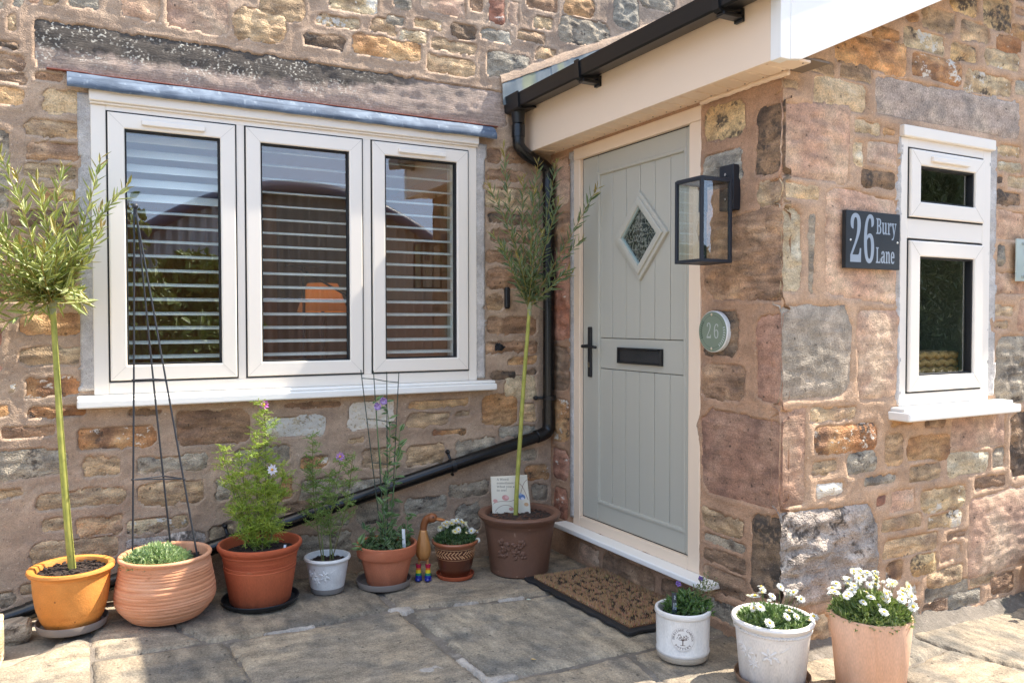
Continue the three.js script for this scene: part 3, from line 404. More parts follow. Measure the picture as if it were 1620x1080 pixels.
// porch roof: slab, fascia, soffit boards, bargeboard
{
  const slateMat = std([84, 86, 92], 0.7), up = (x, y) => [x, y];
  const slab = extr([[-0.285, 2.536], [2.2, 3.642], [2.2, 3.702], [-0.285, 2.596]], 1.93, 0); slab.translate(0, 0, 0.01); part('roof', slab, slateMat, porch);
  const slab2 = extr([[2.2, 3.642], [4.6, 2.57], [4.6, 2.63], [2.2, 3.702]], 1.93, 0); slab2.translate(0, 0, 0.01); part('roof', slab2, slateMat, porch);
  part('fascia', bx(-0.182, 2.312, 0.004, -0.162, 2.62, 1.868, 0.002), cream, porch);
  part('corner_trim', bx(-0.1845, 2.309, 1.869, -0.134, 2.72, 1.9215, 0.004), board, porch);
  const bb = extr([[-0.1335, 2.312], [-0.076, 2.320], [2.2, 3.342], [2.2, 3.70], [-0.1335, 2.660]], 0.02, 0.002); bb.translate(0, 0, 1.90); part('bargeboard', bb, board, porch);
  const vs = extr([[-0.132, 2.322], [-0.08, 2.324], [0.0, 2.358], [0.0, 2.37], [-0.132, 2.336]], 0.145, 0); vs.translate(0, 0, 1.752); part('verge_soffit', vs, cream, porch);
  for (let k = 0; k < 19; k++) { const z0 = 0.004 + k * 0.1; part('soffit_board', bx(-0.1615, 2.322, z0 + 0.0038, -0.001, 2.334, Math.min(z0 + 0.0962, 1.899), 0.004), cream, porch); }
  part('soffit_backing', bx(-0.1615, 2.335, 0.004, 0.10, 2.342, 1.899, 0), std([120, 104, 88], 0.8), porch);
  const scr = []; for (let k = 0; k < 19; k++) scr.push(cyl(0.0035, 0.0035, [-0.03, 2.3205, 0.085 + k * 0.1], [-0.03, 2.3225, 0.085 + k * 0.1], 8)); part('screw_heads', join(scr), std([90, 78, 66], 0.5), porch);
  // ragged sealant between soffit and stone
  const bead = []; for (let k = 0; k <= 60; k++) { const z = mix(1.30, 1.80, k / 60); bead.push([-0.012 - 0.004 * F2(z * 30, 1, 2), 2.314 + 0.006 * F2(z * 22, 4, 3), z]); } part('sealant', tube(bead, 0.011, 0.011, 90, 6), cream, porch);
  part('inner_wall', join([bx(0.05, -0.1, 0.0, 0.10, 2.33, 0.255, 0), bx(0.05, -0.1, 1.285, 0.10, 2.33, 1.74, 0), bx(0.05, -0.1, 0.255, 0.10, 0.21, 1.285, 0), bx(0.05, 2.300, 0.255, 0.10, 2.33, 1.285, 0)]), std([176, 160, 140], 0.9), porch);
}
// the front door, in its frame (u runs along z, drawn in the xy plane and turned to face -x)
const toB = g => { g.applyMatrix4(new THREE.Matrix4().makeBasis(V(0, 0, 1), V(0, 1, 0), V(-1, 0, 0))); return g; };   // (u, v, out) -> (-out, v, u)
{
  const fr = holder('door_frame', porch);
  const Z0 = 0.248, Z1 = 1.293, Y0 = 0.207, Y1 = 2.309, w = 0.066, o = 0.006;
  part('jamb', toB(bx(Z0, Y0, -0.07, Z0 + w, Y1 - w, o, 0.005)), cream, fr); part('jamb', toB(bx(Z1 - w - 0.012, Y0, -0.07, Z1, Y1 - w, o, 0.005)), cream, fr); part('head', toB(bx(Z0, Y1 - w, -0.07, Z1, Y1, o + 0.001, 0.005)), cream, fr); part('threshold', toB(bx(Z0 + w, Y0, -0.07, Z1 - w - 0.012, Y0 + 0.056, o - 0.001, 0.005)), cream, fr);
  part('sill', toB(join([bx(0.165, 0.178, -0.06, 1.425, 0.207, 0.088, 0.007)])), board, fr);
  const d = holder('door', porch, 'sage grey plank door with diamond light'), a = Z0 + w + 0.004, b = Z1 - w - 0.016, c = Y0 + 0.060, e = Y1 - w - 0.004, f = -0.016;
  part('gasket', toB(ring(a - 0.006, c - 0.006, b + 0.006, e + 0.006, 0.016, f - 0.03, f - 0.002, 0)), gasket, d);
  const L = 0.466, R = 1.168, T = 2.140, M1 = 1.257, M0 = 1.097, Bt = 0.372;
  part('stile', toB(bx(a, c, f - 0.04, L - 0.006, e, f, 0.004)), doorPaint, d); part('stile', toB(bx(R + 0.006, c, f - 0.04, b, e, f, 0.004)), doorPaint, d);
  part('rail', toB(bx(L - 0.005, T + 0.006, f - 0.04, R + 0.005, e, f - 0.0006, 0.004)), doorPaint, d); part('rail', toB(bx(L - 0.005, c, f - 0.04, R + 0.005, Bt - 0.006, f - 0.0006, 0.004)), doorPaint, d);
  part('moulding', toB(ring(L - 0.010, Bt - 0.010, R + 0.010, T + 0.010, 0.020, f - 0.03, f + 0.005, 0.006)), doorPaint, d);
  const n = 6, pw = (R - L) / n, ev = [];
  const dc = [0.831, 1.773], dh = 0.215, dv = 0.222;
  for (let k = 0; k < n; k++) for (const [y0, y1] of [[M1 + 0.003, T], [Bt, M0 - 0.003]]) {
    const u0 = L + k * pw + 0.0018, u1 = L + (k + 1) * pw - 0.0018;
    part('plank', toB(bx(u0, y0, f - 0.03, u1, y1, f - 0.008, 0.0035)), doorPaint, d);
  }
  part('plank_backing', toB(bx(L - 0.004, Bt - 0.004, f - 0.034, R + 0.004, T + 0.004, f - 0.0300, 0)), std([120, 118, 108], 0.7), d);
  part('mid_rail', toB(bx(L - 0.002, M0, f - 0.03, R + 0.002, M1, f - 0.0072, 0.003)), doorPaint, d);
  // diamond light
  const di = (s, z0, z1) => { const k = new THREE.Shape(); const pts = [[0, dv * s], [dh * s, 0], [0, -dv * s], [-dh * s, 0]]; pts.forEach((p, i) => (i ? k.lineTo(...p) : k.moveTo(...p))); return [k, z0, z1]; };
  const ringD = (so, si, z0, z1, bev) => { const [k] = di(so), h = new THREE.Path(); [[0, dv * si], [-dh * si, 0], [0, -dv * si], [dh * si, 0]].forEach((p, i) => (i ? h.lineTo(...p) : h.moveTo(...p))); k.holes.push(h); const g = new THREE.ExtrudeGeometry(k, { depth: z1 - z0 - 2 * bev, bevelEnabled: true, bevelSize: bev, bevelThickness: bev, bevelOffset: -bev, bevelSegments: 2 }); g.translate(dc[0], dc[1], z0 + bev); return boxUV(g); };
  const light = holder('diamond_light', d);
  part('moulding', toB(ringD(1.0, 0.86, f - 0.010, f + 0.010, 0.005)), doorPaint, light); part('moulding', toB(ringD(0.875, 0.665, f - 0.010, f + 0.020, 0.006)), doorPaint, light); part('bead', toB(ringD(0.675, 0.625, f - 0.008, f + 0.012, 0.002)), std([150, 166, 160], 0.4), light);
  const pane = new THREE.ShapeGeometry(new THREE.Shape([[0, dv * 0.66], [dh * 0.66, 0], [0, -dv * 0.66], [-dh * 0.66, 0]].map(p => new THREE.Vector2(...p)))); pane.translate(dc[0], dc[1], f + 0.001); boxUV(pane);
  const leafy = gray(512, (u, v) => 0.5 + 0.9 * fbm(u, v, 10, 8, 3, 211)); const lc = tex(512, (u, v) => { const a2 = fbm(u, v, 12, 9, 3, 211), q = sm(0.03, 0.12, Math.abs(a2)); return mix3([120, 122, 110], [34, 40, 32], q); });
  part('pane', toB(pane), phy(0xffffff, 0.12, { map: rep(lc, 4), bumpMap: rep(leafy, 4), bumpScale: 0.004, clearcoat: 1, clearcoatRoughness: 0.05 }), light, 'dark obscured glass');
  // letter plate, handle
  const lp = holder('letter_plate', d); part('surround', toB(ring(0.645, 1.132, 1.005, 1.214, 0.011, f - 0.008, f + 0.010, 0.003)), black, lp); part('flap', toB(bx(0.655, 1.142, f - 0.008, 0.995, 1.204, f + 0.003, 0.002)), std([30, 31, 34], 0.22), lp); part('lip', toB(bx(0.66, 1.205, f + 0.006, 0.99, 1.214, f + 0.020, 0.003)), black, lp);
  const h = holder('handle', d), hz = 0.393; const pl = new RoundedBoxGeometry(0.034, 0.275, 0.012, 4, 0.0058); pl.translate(hz, 1.181, f + 0.006); part('back_plate', toB(pl), blackMatt, h);
  part('lever', toB(join([cyl(0.011, 0.010, [hz, 1.213, f], [hz, 1.213, f + 0.052], 14), tube([[hz - 0.006, 1.213, f + 0.052], [hz + 0.03, 1.214, f + 0.054], [hz + 0.075, 1.213, f + 0.052], [hz + 0.115, 1.210, f + 0.046]], 0.0095, 0.0075, 16, 10)])), blackMatt, h);
  part('lock_cylinder', toB(join([cyl(0.0085, 0.0085, [hz, 1.118, f + 0.008], [hz, 1.118, f + 0.017], 16), bx(hz - 0.006, 1.097, f + 0.008, hz + 0.006, 1.118, f + 0.017, 0.003)])), std([150, 140, 120], 0.35, { metalness: 0.8 }), h);
}
// small window of the porch
{
  const w = holder('window', porch), z = 1.76 + 0.010, X0 = 0.709, X1 = 1.365, Y0 = 0.972, Y1 = 2.200;
  part('frame', join([bx(X0 - 0.008, Y1 - 0.050, z - 0.06, X1 + 0.008, Y1, z + 0.020, 0.006), bx(X0, Y0, z - 0.06, X0 + 0.046, Y1 - 0.05, z, 0.004), bx(X1 - 0.064, Y0, z - 0.06, X1, Y1 - 0.05, z, 0.004), bx(X0 + 0.045, Y0, z - 0.06, X1 - 0.063, Y0 + 0.056, z - 0.0006, 0.004), bx(X0 + 0.045, Y1 - 0.090, z - 0.06, X1 - 0.063, Y1 - 0.049, z - 0.0006, 0.003), bx(X0 + 0.045, 1.712, z - 0.06, X1 - 0.063, 1.800, z - 0.0008, 0.004)]), upvc, w);
  sash(w, 0.760, 1.806, 1.294, 2.102, z, true); sash(w, 0.760, 1.036, 1.294, 1.702, z, false);
  part('sill', join([bx(0.645, 0.917, 1.70, 1.470, 0.956, 1.868, 0.008), bx(0.66, 0.9555, 1.70, 1.46, 0.972, 1.835, 0.006)]), board, w);
}
// rooms behind the two windows
{
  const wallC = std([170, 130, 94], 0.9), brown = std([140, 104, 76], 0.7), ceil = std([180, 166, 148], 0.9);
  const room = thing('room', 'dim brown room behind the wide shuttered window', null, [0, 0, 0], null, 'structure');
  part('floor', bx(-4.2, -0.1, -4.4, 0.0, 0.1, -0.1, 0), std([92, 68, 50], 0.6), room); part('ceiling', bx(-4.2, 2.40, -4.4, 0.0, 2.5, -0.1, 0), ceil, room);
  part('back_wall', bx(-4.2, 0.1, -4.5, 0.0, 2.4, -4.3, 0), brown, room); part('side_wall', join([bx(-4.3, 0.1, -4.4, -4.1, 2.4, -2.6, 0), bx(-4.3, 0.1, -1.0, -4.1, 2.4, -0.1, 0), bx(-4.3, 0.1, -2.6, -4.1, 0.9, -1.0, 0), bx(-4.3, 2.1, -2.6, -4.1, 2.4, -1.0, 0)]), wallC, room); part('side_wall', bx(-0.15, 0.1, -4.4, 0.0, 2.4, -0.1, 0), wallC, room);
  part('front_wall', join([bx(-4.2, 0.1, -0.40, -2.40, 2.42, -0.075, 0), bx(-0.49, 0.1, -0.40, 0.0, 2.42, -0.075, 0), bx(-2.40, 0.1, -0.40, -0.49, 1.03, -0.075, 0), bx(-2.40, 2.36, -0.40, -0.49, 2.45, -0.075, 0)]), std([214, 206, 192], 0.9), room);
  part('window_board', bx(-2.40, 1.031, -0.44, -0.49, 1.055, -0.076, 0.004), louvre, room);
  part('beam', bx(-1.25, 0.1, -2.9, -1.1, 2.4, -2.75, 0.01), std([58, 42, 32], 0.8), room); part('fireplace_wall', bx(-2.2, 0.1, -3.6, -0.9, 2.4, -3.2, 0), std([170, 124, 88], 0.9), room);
  const porchRoom = thing('porch_room', 'dim hall behind the small porch window', null, [0, 0, 0], null, 'structure'), olive = std([150, 152, 134], 0.9);
  part('floor', bx(0.1, -0.1, 0.02, 2.5, 0.0, 1.68, 0), brown, porchRoom); part('back_wall', bx(0.11, 0, 0.02, 2.5, 2.33, 0.06, 0), olive, porchRoom); part('side_wall', bx(1.50, 0, 0.02, 1.62, 2.33, 1.66, 0), olive, porchRoom); part('ceiling', bx(0.1, 2.345, 0.02, 2.5, 2.40, 1.68, 0), ceil, porchRoom);
  part('front_wall', join([bx(0.11, 0, 1.62, 0.70, 2.34, 1.70, 0), bx(1.37, 0, 1.62, 2.5, 2.34, 1.70, 0), bx(0.70, 0, 1.62, 1.37, 0.97, 1.70, 0), bx(0.70, 2.20, 1.62, 1.37, 2.34, 1.70, 0)]), olive, porchRoom);
  part('window_board', bx(0.70, 0.99, 1.40, 1.37, 1.02, 1.70, 0.004), louvre, porchRoom);
}
// plantation shutters behind the wide window
[[-2.335, -1.772, 'shutter behind the sash beside the tied willow, upper slats half closed'], [-1.740, -1.145, 'shutter behind the middle sash, the glowing lamp showing through its slats'], [-1.107, -0.54, 'shutter behind the sash nearest the drainpipe']].forEach(([x0, x1, lab], q) => {
  const t = thing('shutter', 'white slatted ' + lab, 'shutter', [0, 0, 0], 'plantation shutters inside the wide window'), z = -0.135;
  part('stile', bx(x0, 1.06, z - 0.014, x0 + 0.045, 2.355, z + 0.014, 0.003), louvre, t); part('stile', bx(x1 - 0.045, 1.06, z - 0.014, x1, 2.355, z + 0.014, 0.003), louvre, t); part('rail', bx(x0 + 0.0455, 1.0605, z - 0.013, x1 - 0.0455, 1.15, z + 0.013, 0.003), louvre, t); part('rail', bx(x0 + 0.0455, 2.27, z - 0.013, x1 - 0.0455, 2.3545, z + 0.013, 0.003), louvre, t);
  const sl = new THREE.CapsuleGeometry(0.0048, 0.056, 3, 8); sl.rotateX(Math.PI / 2); const base = extr([[-0.031, 0], [-0.02, 0.0042], [0, 0.0055], [0.02, 0.0042], [0.031, 0], [0.02, -0.0042], [0, -0.0055], [-0.02, -0.0042]], x1 - x0 - 0.094, 0); base.rotateY(Math.PI / 2); 
  for (let k = 0; k < 16; k++) { const y = 1.182 + k * 0.0685, m = part('slat', base, louvre, t); m.position.set(x0 + 0.047, y, z); const tilt = q === 0 && k > 10 ? 0.80 : q === 0 ? 0.24 : q === 1 ? 0.20 : 0.23; m.rotation.x = tilt; }
});
// lamp inside, its pleated shade lit
{
  const t = thing('table_lamp', 'lit orange pleated shade on a dark stand, seen through the middle sash', 'lamp', [-0.92, 0.1, -1.62]);
  const pts = []; const g = new THREE.CylinderGeometry(0.105, 0.175, 0.20, 72, 1, true), p = g.attributes.position; for (let i = 0; i < p.count; i++) { const a = Math.atan2(p.getZ(i), p.getX(i)), k = 1 + 0.018 * Math.cos(a * 36); p.setX(i, p.getX(i) * k); p.setZ(i, p.getZ(i) * k); } g.computeVertexNormals(); g.translate(0, 1.42, 0);
  part('lamp_shade', g, phy([186, 140, 84], 0.9, { transmission: 0.14, thickness: 0 }), t);
  part('stand', join([cyl(0.012, 0.012, [0, 0.7, 0], [0, 1.36, 0]), cyl(0.09, 0.07, [0, 0.68, 0], [0, 0.70, 0])]), blackMatt, t);
  part('bulb', ball(0, 1.42, 0, 0.03), std([255, 200, 140], 0.5, { emissive: lin(255, 180, 100), emissiveIntensity: 0.5 }), t);
  const l = new THREE.PointLight(lin(255, 190, 120), 0.11, 0, 2); l.position.set(0, 1.42, 0); l.castShadow = true; t.add(l);
  const s = thing('side_cabinet', 'dark low cabinet under the lit lamp inside', 'cabinet', [-0.92, 0.1, -1.62]); part('body', bx(-0.45, 0.06, -0.2, 0.45, 0.66, 0.2, 0.006), std([70, 48, 34], 0.5), s); part('top', bx(-0.47, 0.66, -0.22, 0.47, 0.68, 0.22, 0.004), std([84, 58, 40], 0.4), s); for (const x of [-0.4, 0.4]) for (const z of [-0.16, 0.16]) part('leg', bx(x - 0.02, 0, z - 0.02, x + 0.02, 0.06, z + 0.02, 0.002), blackMatt, s);
  const a = thing('reading_lamp', 'black jointed reading lamp standing before the orange shade', 'lamp', [-1.12, 0.1, -1.35]);
  part('base', cyl(0.12, 0.12, [0, 0, 0], [0, 0.02, 0]), blackMatt, a); part('pole', cyl(0.012, 0.010, [0, 0.02, 0], [0, 1.62, 0], 10), blackMatt, a); part('arm', join([cyl(0.008, 0.008, [-0.02, 1.60, 0], [0.42, 1.36, 0], 8), cyl(0.006, 0.006, [-0.12, 1.62, 0], [0.14, 1.62, 0], 8)]), blackMatt, a); part('head', cyl(0.05, 0.03, [0.40, 1.30, 0], [0.42, 1.39, 0], 16), blackMatt, a);
}
{ // woven basket on the porch window board
  const t = thing('woven_basket', 'pale woven basket on the board inside the small window', 'basket', [1.125, 1.02, 1.59]);
  const w = std([222, 200, 160], 0.8, { map: tex(256, (u, v) => { const m = 1 + 0.3 * fbm(u, v, 4, 30, 3, 7); return [214 * m, 190 * m, 148 * m]; }) });
  part('core', bx(-0.15, 0.0, -0.085, 0.15, 0.185, 0.085, 0.01), std([150, 124, 88], 0.9), t);
  for (let r = 0; r < 5; r++) { const gs = []; for (const [n, fx] of [[9, i => [-0.15 + i * 0.0335, 0.086, 0]], [5, i => [0.151, -0.075 + i * 0.034, 1.57]]]) for (let i = 0; i < n; i++) { const [a, b, ry] = fx(i); const g = ball(0, 0, 0, 0.029, 0.0135, 0.012, 10); g.rotateZ((i % 2 ? 1 : -1) * 0.35); g.rotateY(ry); g.translate(a, 0.02 + r * 0.036 + (i % 2) * 0.004, b); gs.push(g); } part('braid', join(gs), w, t); }
}
// ---------- gutter, pipes, wall fittings ----------
{
  const t = thing('gutter', 'black square-section gutter along the porch eaves', 'gutter');
  const P = [[-0.312, 2.605], [-0.306, 2.536], [-0.296, 2.530], [-0.206, 2.545], [-0.199, 2.552], [-0.199, 2.612], [-0.203, 2.612], [-0.204, 2.556], [-0.295, 2.537], [-0.301, 2.541], [-0.306, 2.600], [-0.302, 2.606]];
  const g = extr(P, 1.90, 0); g.translate(0, 0, 0.03); part('channel', g, std([13, 14, 16], 0.36), t);
  const out = (z, w, n) => part(n, (() => { const h = extr([[-0.320, 2.612], [-0.314, 2.528], [-0.298, 2.519], [-0.198, 2.535], [-0.198, 2.545], [-0.296, 2.529], [-0.306, 2.537], [-0.311, 2.612]], w, 0); h.translate(0, 0, z); return h; })(), black, t);
  out(0.74, 0.035, 'bracket'); out(1.70, 0.035, 'bracket'); out(0.01, 0.16, 'running_outlet');
  for (const z of [0.74, 1.70]) part('bracket_foot', join([bx(-0.29, 2.508, z - 0.004, -0.184, 2.523, z + 0.039, 0.003), bx(-0.200, 2.498, z - 0.004, -0.183, 2.55, z + 0.039, 0.003)]), black, t);
  part('end_stop', bx(-0.316, 2.532, 0.012, -0.199, 2.612, 0.03, 0.003), black, t);
  part('outlet_spigot', join([cyl(0.030, 0.042, [-0.262, 2.44, 0.075], [-0.262, 2.535, 0.075], 24)]), black, t);
}
{
  const t = thing('downpipe', 'black round downpipe in the corner, turning to slope along the wall foot', 'drainpipe'), m = std([13, 14, 16], 0.27);
  part('swan_neck', tube([[-0.262, 2.46, 0.075], [-0.262, 2.38, 0.075], [-0.255, 2.335, 0.074], [-0.21, 2.295, 0.07], [-0.11, 2.255, 0.062], [-0.062, 2.225, 0.058], [-0.05, 2.18, 0.056], [-0.05, 2.10, 0.056]], 0.034, 0.034, 60, 20), m, t);
  part('socket', join([cyl(0.038, 0.038, [-0.262, 2.385, 0.075], [-0.262, 2.45, 0.075], 24), cyl(0.038, 0.038, [-0.05, 2.10, 0.056], [-0.05, 2.17, 0.056], 24)]), m, t);
  part('pipe', cyl(0.034, 0.034, [-0.05, 0.74, 0.056], [-0.05, 2.13, 0.056], 28), m, t);
  part('bend', tube([[-0.05, 0.80, 0.056], [-0.05, 0.745, 0.056], [-0.058, 0.716, 0.057], [-0.082, 0.699, 0.058], [-0.14, 0.683, 0.06]], 0.038, 0.038, 30, 22), m, t);
  part('sloping_pipe', cyl(0.034, 0.034, [-2.95, 0.045, 0.066], [-0.10, 0.692, 0.06], 28), m, t);
  part('socket', cyl(0.038, 0.038, [-2.66, 0.111, 0.066], [-2.60, 0.1245, 0.066], 24), m, t); part('socket', cyl(0.038, 0.038, [-0.05, 0.79, 0.056], [-0.05, 0.84, 0.056], 24), m, t);
  const clip = (x, y, dx, dy, n) => { const d = V(dx, dy, 0).normalize(), a = V(x, y, 0.06).addScaledVector(d, -0.012), b = V(x, y, 0.06).addScaledVector(d, 0.012), s = V(-d.y, d.x, 0); const e1 = V(x, y, 0.03).addScaledVector(s, 0.075), e2 = V(x, y, 0.03).addScaledVector(s, -0.055); part('pipe_clip', join([cyl(0.0385, 0.0385, a.toArray(), b.toArray(), 24), tube([[x + s.x * 0.03, y + s.y * 0.03, 0.05], e1.toArray()], 0.008, 0.008, 4, 8), ball(e1.x, e1.y, 0.032, 0.013, 0.013, 0.02), ball(e2.x, e2.y, 0.03, 0.009, 0.009, 0.018)]), black, t); };
  clip(-0.05, 0.905, 0, 1); clip(-0.05, 1.62, 0, 1); clip(-0.665, 0.562, 1, 0.227); clip(-1.83, 0.298, 1, 0.227);
}
{ // tired fixings left on the wall
  const a = single('wall_bracket', (() => { const g = new RoundedBoxGeometry(0.034, 0.125, 0.03, 3, 0.014); g.translate(-0.303, 1.482, 0.018); return join([g, cyl(0.005, 0.005, [-0.303, 1.445, 0.03], [-0.303, 1.445, 0.037], 10)]); })(), black, 'small black rounded bracket on the wall left of the downpipe', 'bracket');
  const r = rng(4), mb = []; for (let i = 0; i < 16; i++) { const an = i * 0.393, L = 0.022 + r() * 0.016; mb.push(cyl(0.009, 0.004, [-0.352, 1.203, 0.014], [-0.352 + Math.cos(an) * L, 1.203 + Math.sin(an) * L * 0.75, 0.012 + r() * 0.008], 6)); } mb.push(ball(-0.352, 1.203, 0.012, 0.022, 0.018, 0.012));
  single('sealed_vent', join(mb), std([16, 18, 22], 0.6), 'ragged black blob sealing a hole beside the wide window', 'vent plug');
}
{ // lantern on the porch wall
  const t = thing('wall_lantern', 'black box lantern with clear glass on the porch wall beside the door', 'lantern', [0, 0, 0]);
  const x0 = -0.25, x1 = -0.085, z0 = 1.41, z1 = 1.575, y0 = 1.587, y1 = 1.93, b = 0.0135;
  const bars = []; for (const x of [x0, x1 - b]) for (const z of [z0, z1 - b]) bars.push(bx(x, y0, z, x + b, y1, z + b, 0.002));
  part('frame', join([...bars, ...[y0, y1 - b].flatMap(y => [bx(x0 + b, y, z0 + 0.0005, x1 - b, y + b, z0 + b - 0.0005, 0.0015), bx(x0 + b, y, z1 - b + 0.0005, x1 - b, y + b, z1 - 0.0005, 0.0015), bx(x0 + 0.0005, y, z0 + b, x0 + b - 0.0005, y + b, z1 - b, 0.0015), bx(x1 - b + 0.0005, y, z0 + b, x1 - 0.0005, y + b, z1 - b, 0.0015)])]), lanternMetal, t);
  part('roof_plate', bx(x0 + 0.004, y1 - 0.006, z0 + 0.004, x1 - 0.004, y1 + 0.004, z1 - 0.004, 0.002), lanternMetal, t); part('base_plate', bx(x0 + 0.006, y0 + 0.002, z0 + 0.006, x1 - 0.006, y0 + 0.010, z1 - 0.006, 0.001), lanternMetal, t);
  const gm = phy([250, 252, 250], 0.0, { transmission: 1, thickness: 0, ior: 1.8 });
  part('pane', bx(x0 + b, y0 + b, z1 - 0.008, x1 - b, y1 - b, z1 - 0.0075, 0), gm, t); part('pane', bx(x0 + b, y0 + b, z0 + 0.0075, x1 - b, y1 - b, z0 + 0.008, 0), gm, t); part('pane', bx(x0 + 0.0075, y0 + b, z0 + b, x0 + 0.008, y1 - b, z1 - b, 0), gm, t);
  part('finial', cyl(0.011, 0.009, [-0.168, y1 + 0.002, 1.492], [-0.168, y1 + 0.02, 1.492], 16), lanternMetal, t);
  part('arm', bx(-0.17, y1 - 0.002, 1.478, -0.02, y1 + 0.016, 1.506, 0.002), lanternMetal, t); part('back_plate', bx(-0.040, 1.815, 1.448, 0.004, 2.005, 1.532, 0.003), lanternMetal, t);
  part('screw', join([cyl(0.006, 0.006, [-0.046, 1.965, 1.49], [-0.039, 1.965, 1.49], 12), cyl(0.005, 0.005, [-0.046, 1.86, 1.49], [-0.039, 1.86, 1.49], 12)]), std([190, 190, 190], 0.25, { metalness: 1 }), t);
  part('lamp_holder', cyl(0.019, 0.016, [-0.168, 1.80, 1.492], [-0.168, y1 - 0.005, 1.492], 18), blackMatt, t);
  const bulb = new THREE.LatheGeometry([[0.012, 0.0], [0.014, -0.02], [0.024, -0.055], [0.027, -0.08], [0.02, -0.105], [0.0, -0.113]].map(p => new THREE.Vector2(...p)), 24); bulb.translate(-0.168, 1.80, 1.492); part('glass_bulb', bulb, phy([252, 246, 236], 0.0, { transmission: 1, thickness: 0, ior: 1.45 }), t, 'unlit clear glass bulb');
}
// ---------- signs ----------
function canvasTex(w, h, draw) { const c = document.createElement('canvas'); c.width = w; c.height = h; const x = c.getContext('2d'); draw(x, w, h); const t = new THREE.CanvasTexture(c); t.colorSpace = THREE.SRGBColorSpace; t.magFilter = THREE.LinearFilter; t.needsUpdate = true; return t; }
function fitText(x, s, font, l, b, w, h, fill, px) { x.save(); x.font = font; x.fillStyle = fill; x.textBaseline = 'alphabetic'; const m = x.measureText(s); x.translate(l, b); x.scale(w / m.width, h / px); x.fillText(s, 0, 0); x.restore(); }
function faceQuad(x0, y0, x1, y1) { const g = new THREE.PlaneGeometry(x1 - x0, y1 - y0); g.translate((x0 + x1) / 2, (y0 + y1) / 2, 0); return g; }
{
  const t = thing('slate_house_sign', 'dark slate house sign reading 26 Bury Lane', 'house sign', [0, 0, 0]), r = rng(9);
  const map = canvasTex(1024, 716, (x, w, h) => {
    x.fillStyle = 'rgb(30,34,37)'; x.fillRect(0, 0, w, h); for (let i = 0; i < 5200; i++) { const k = 22 + r() * 24; x.fillStyle = `rgba(${k},${k + 6},${k + 9},0.5)`; x.fillRect(r() * w, r() * h, 4 + r() * 22, 1 + r() * 2.5); }
    const c = 'rgb(150,160,170)';
    fitText(x, '2', 'bold 200px serif', 62, 640, 236, 592, c, 140); fitText(x, '6', 'bold 200px serif', 312, 640, 226, 592, c, 140);
    fitText(x, 'Bury', 'bold 200px serif', 556, 270, 400, 205, c, 146); fitText(x, 'Lane', 'bold 200px serif', 556, 640, 372, 205, c, 146);
  });
  const b = bx(0.325, 1.567, 1.778, 0.665, 1.805, 1.798, 0.0015); part('slate', b, std([32, 36, 39], 0.55), t);
  const f = faceQuad(0.326, 1.568, 0.664, 1.804); f.translate(0, 0, 1.7984); part('lettering', f, std(0xffffff, 0.5, { map }), t, '26 Bury Lane in pale grey serif letters');
  for (const x of [0.352, 0.649]) part('screw_cap', ball(x, 1.683, 1.7985, 0.0048, 0.0048, 0.004), std([220, 220, 214], 0.3), t);
  for (const x of [0.352, 0.649]) part('spacer', cyl(0.007, 0.007, [x, 1.683, 1.74], [x, 1.683, 1.779], 12), black, t);
}
{
  const t = thing('round_plaque', 'round sage green plaque with carved 26 on the porch wall', 'plaque', [0, 0, 0]);
  const disc = lathe([[0, 0], [0.086, 0], [0.0895, 0.003], [0.0895, 0.022], [0.087, 0.0245], [0, 0.0245]], 64, 0.5); disc.rotateZ(Math.PI / 2); disc.translate(-0.006, 1.303, 1.402); part('disc', disc, std([226, 226, 222], 0.5), t, 'white rim');
  const map = canvasTex(512, 512, (x, w, h) => {
    x.fillStyle = 'rgb(124,134,112)'; x.fillRect(0, 0, w, h); x.strokeStyle = 'rgb(94,106,86)'; x.lineWidth = 7; x.beginPath(); x.arc(256, 256, 208, 0, 7); x.stroke();
    fitText(x, '2', '200px serif', 138, 340, 100, 190, 'rgb(176,178,168)', 138); fitText(x, '6', '200px serif', 270, 340, 104, 175, 'rgb(176,178,168)', 138);
    const lf = (a0, a1, c) => { for (let i = 0; i < 9; i++) { const a = a0 + (a1 - a0) * i / 8; for (const s of [-1, 1]) { x.save(); x.translate(256 + Math.cos(a) * 212, 256 + Math.sin(a) * 212); x.rotate(a + Math.PI / 2 + s * 0.8); x.fillStyle = c; x.beginPath(); x.ellipse(13 * 1, 0, 15, 5, 0, 0, 7); x.fill(); x.restore(); } } };
    lf(2.7, 3.7, 'rgb(48,70,48)'); lf(-0.3, 0.9, 'rgb(196,200,190)');
  });
  const f = new THREE.CircleGeometry(0.0865, 64); f.rotateY(-Math.PI / 2); f.translate(-0.031, 1.303, 1.402); part('face', f, std(0xffffff, 0.6, { map }), t);
  for (const y of [1.377, 1.229]) part('screw', ball(-0.031, y, 1.395, 0.003, 0.006, 0.006), std([214, 196, 168], 0.35, { metalness: 0.5 }), t);
}
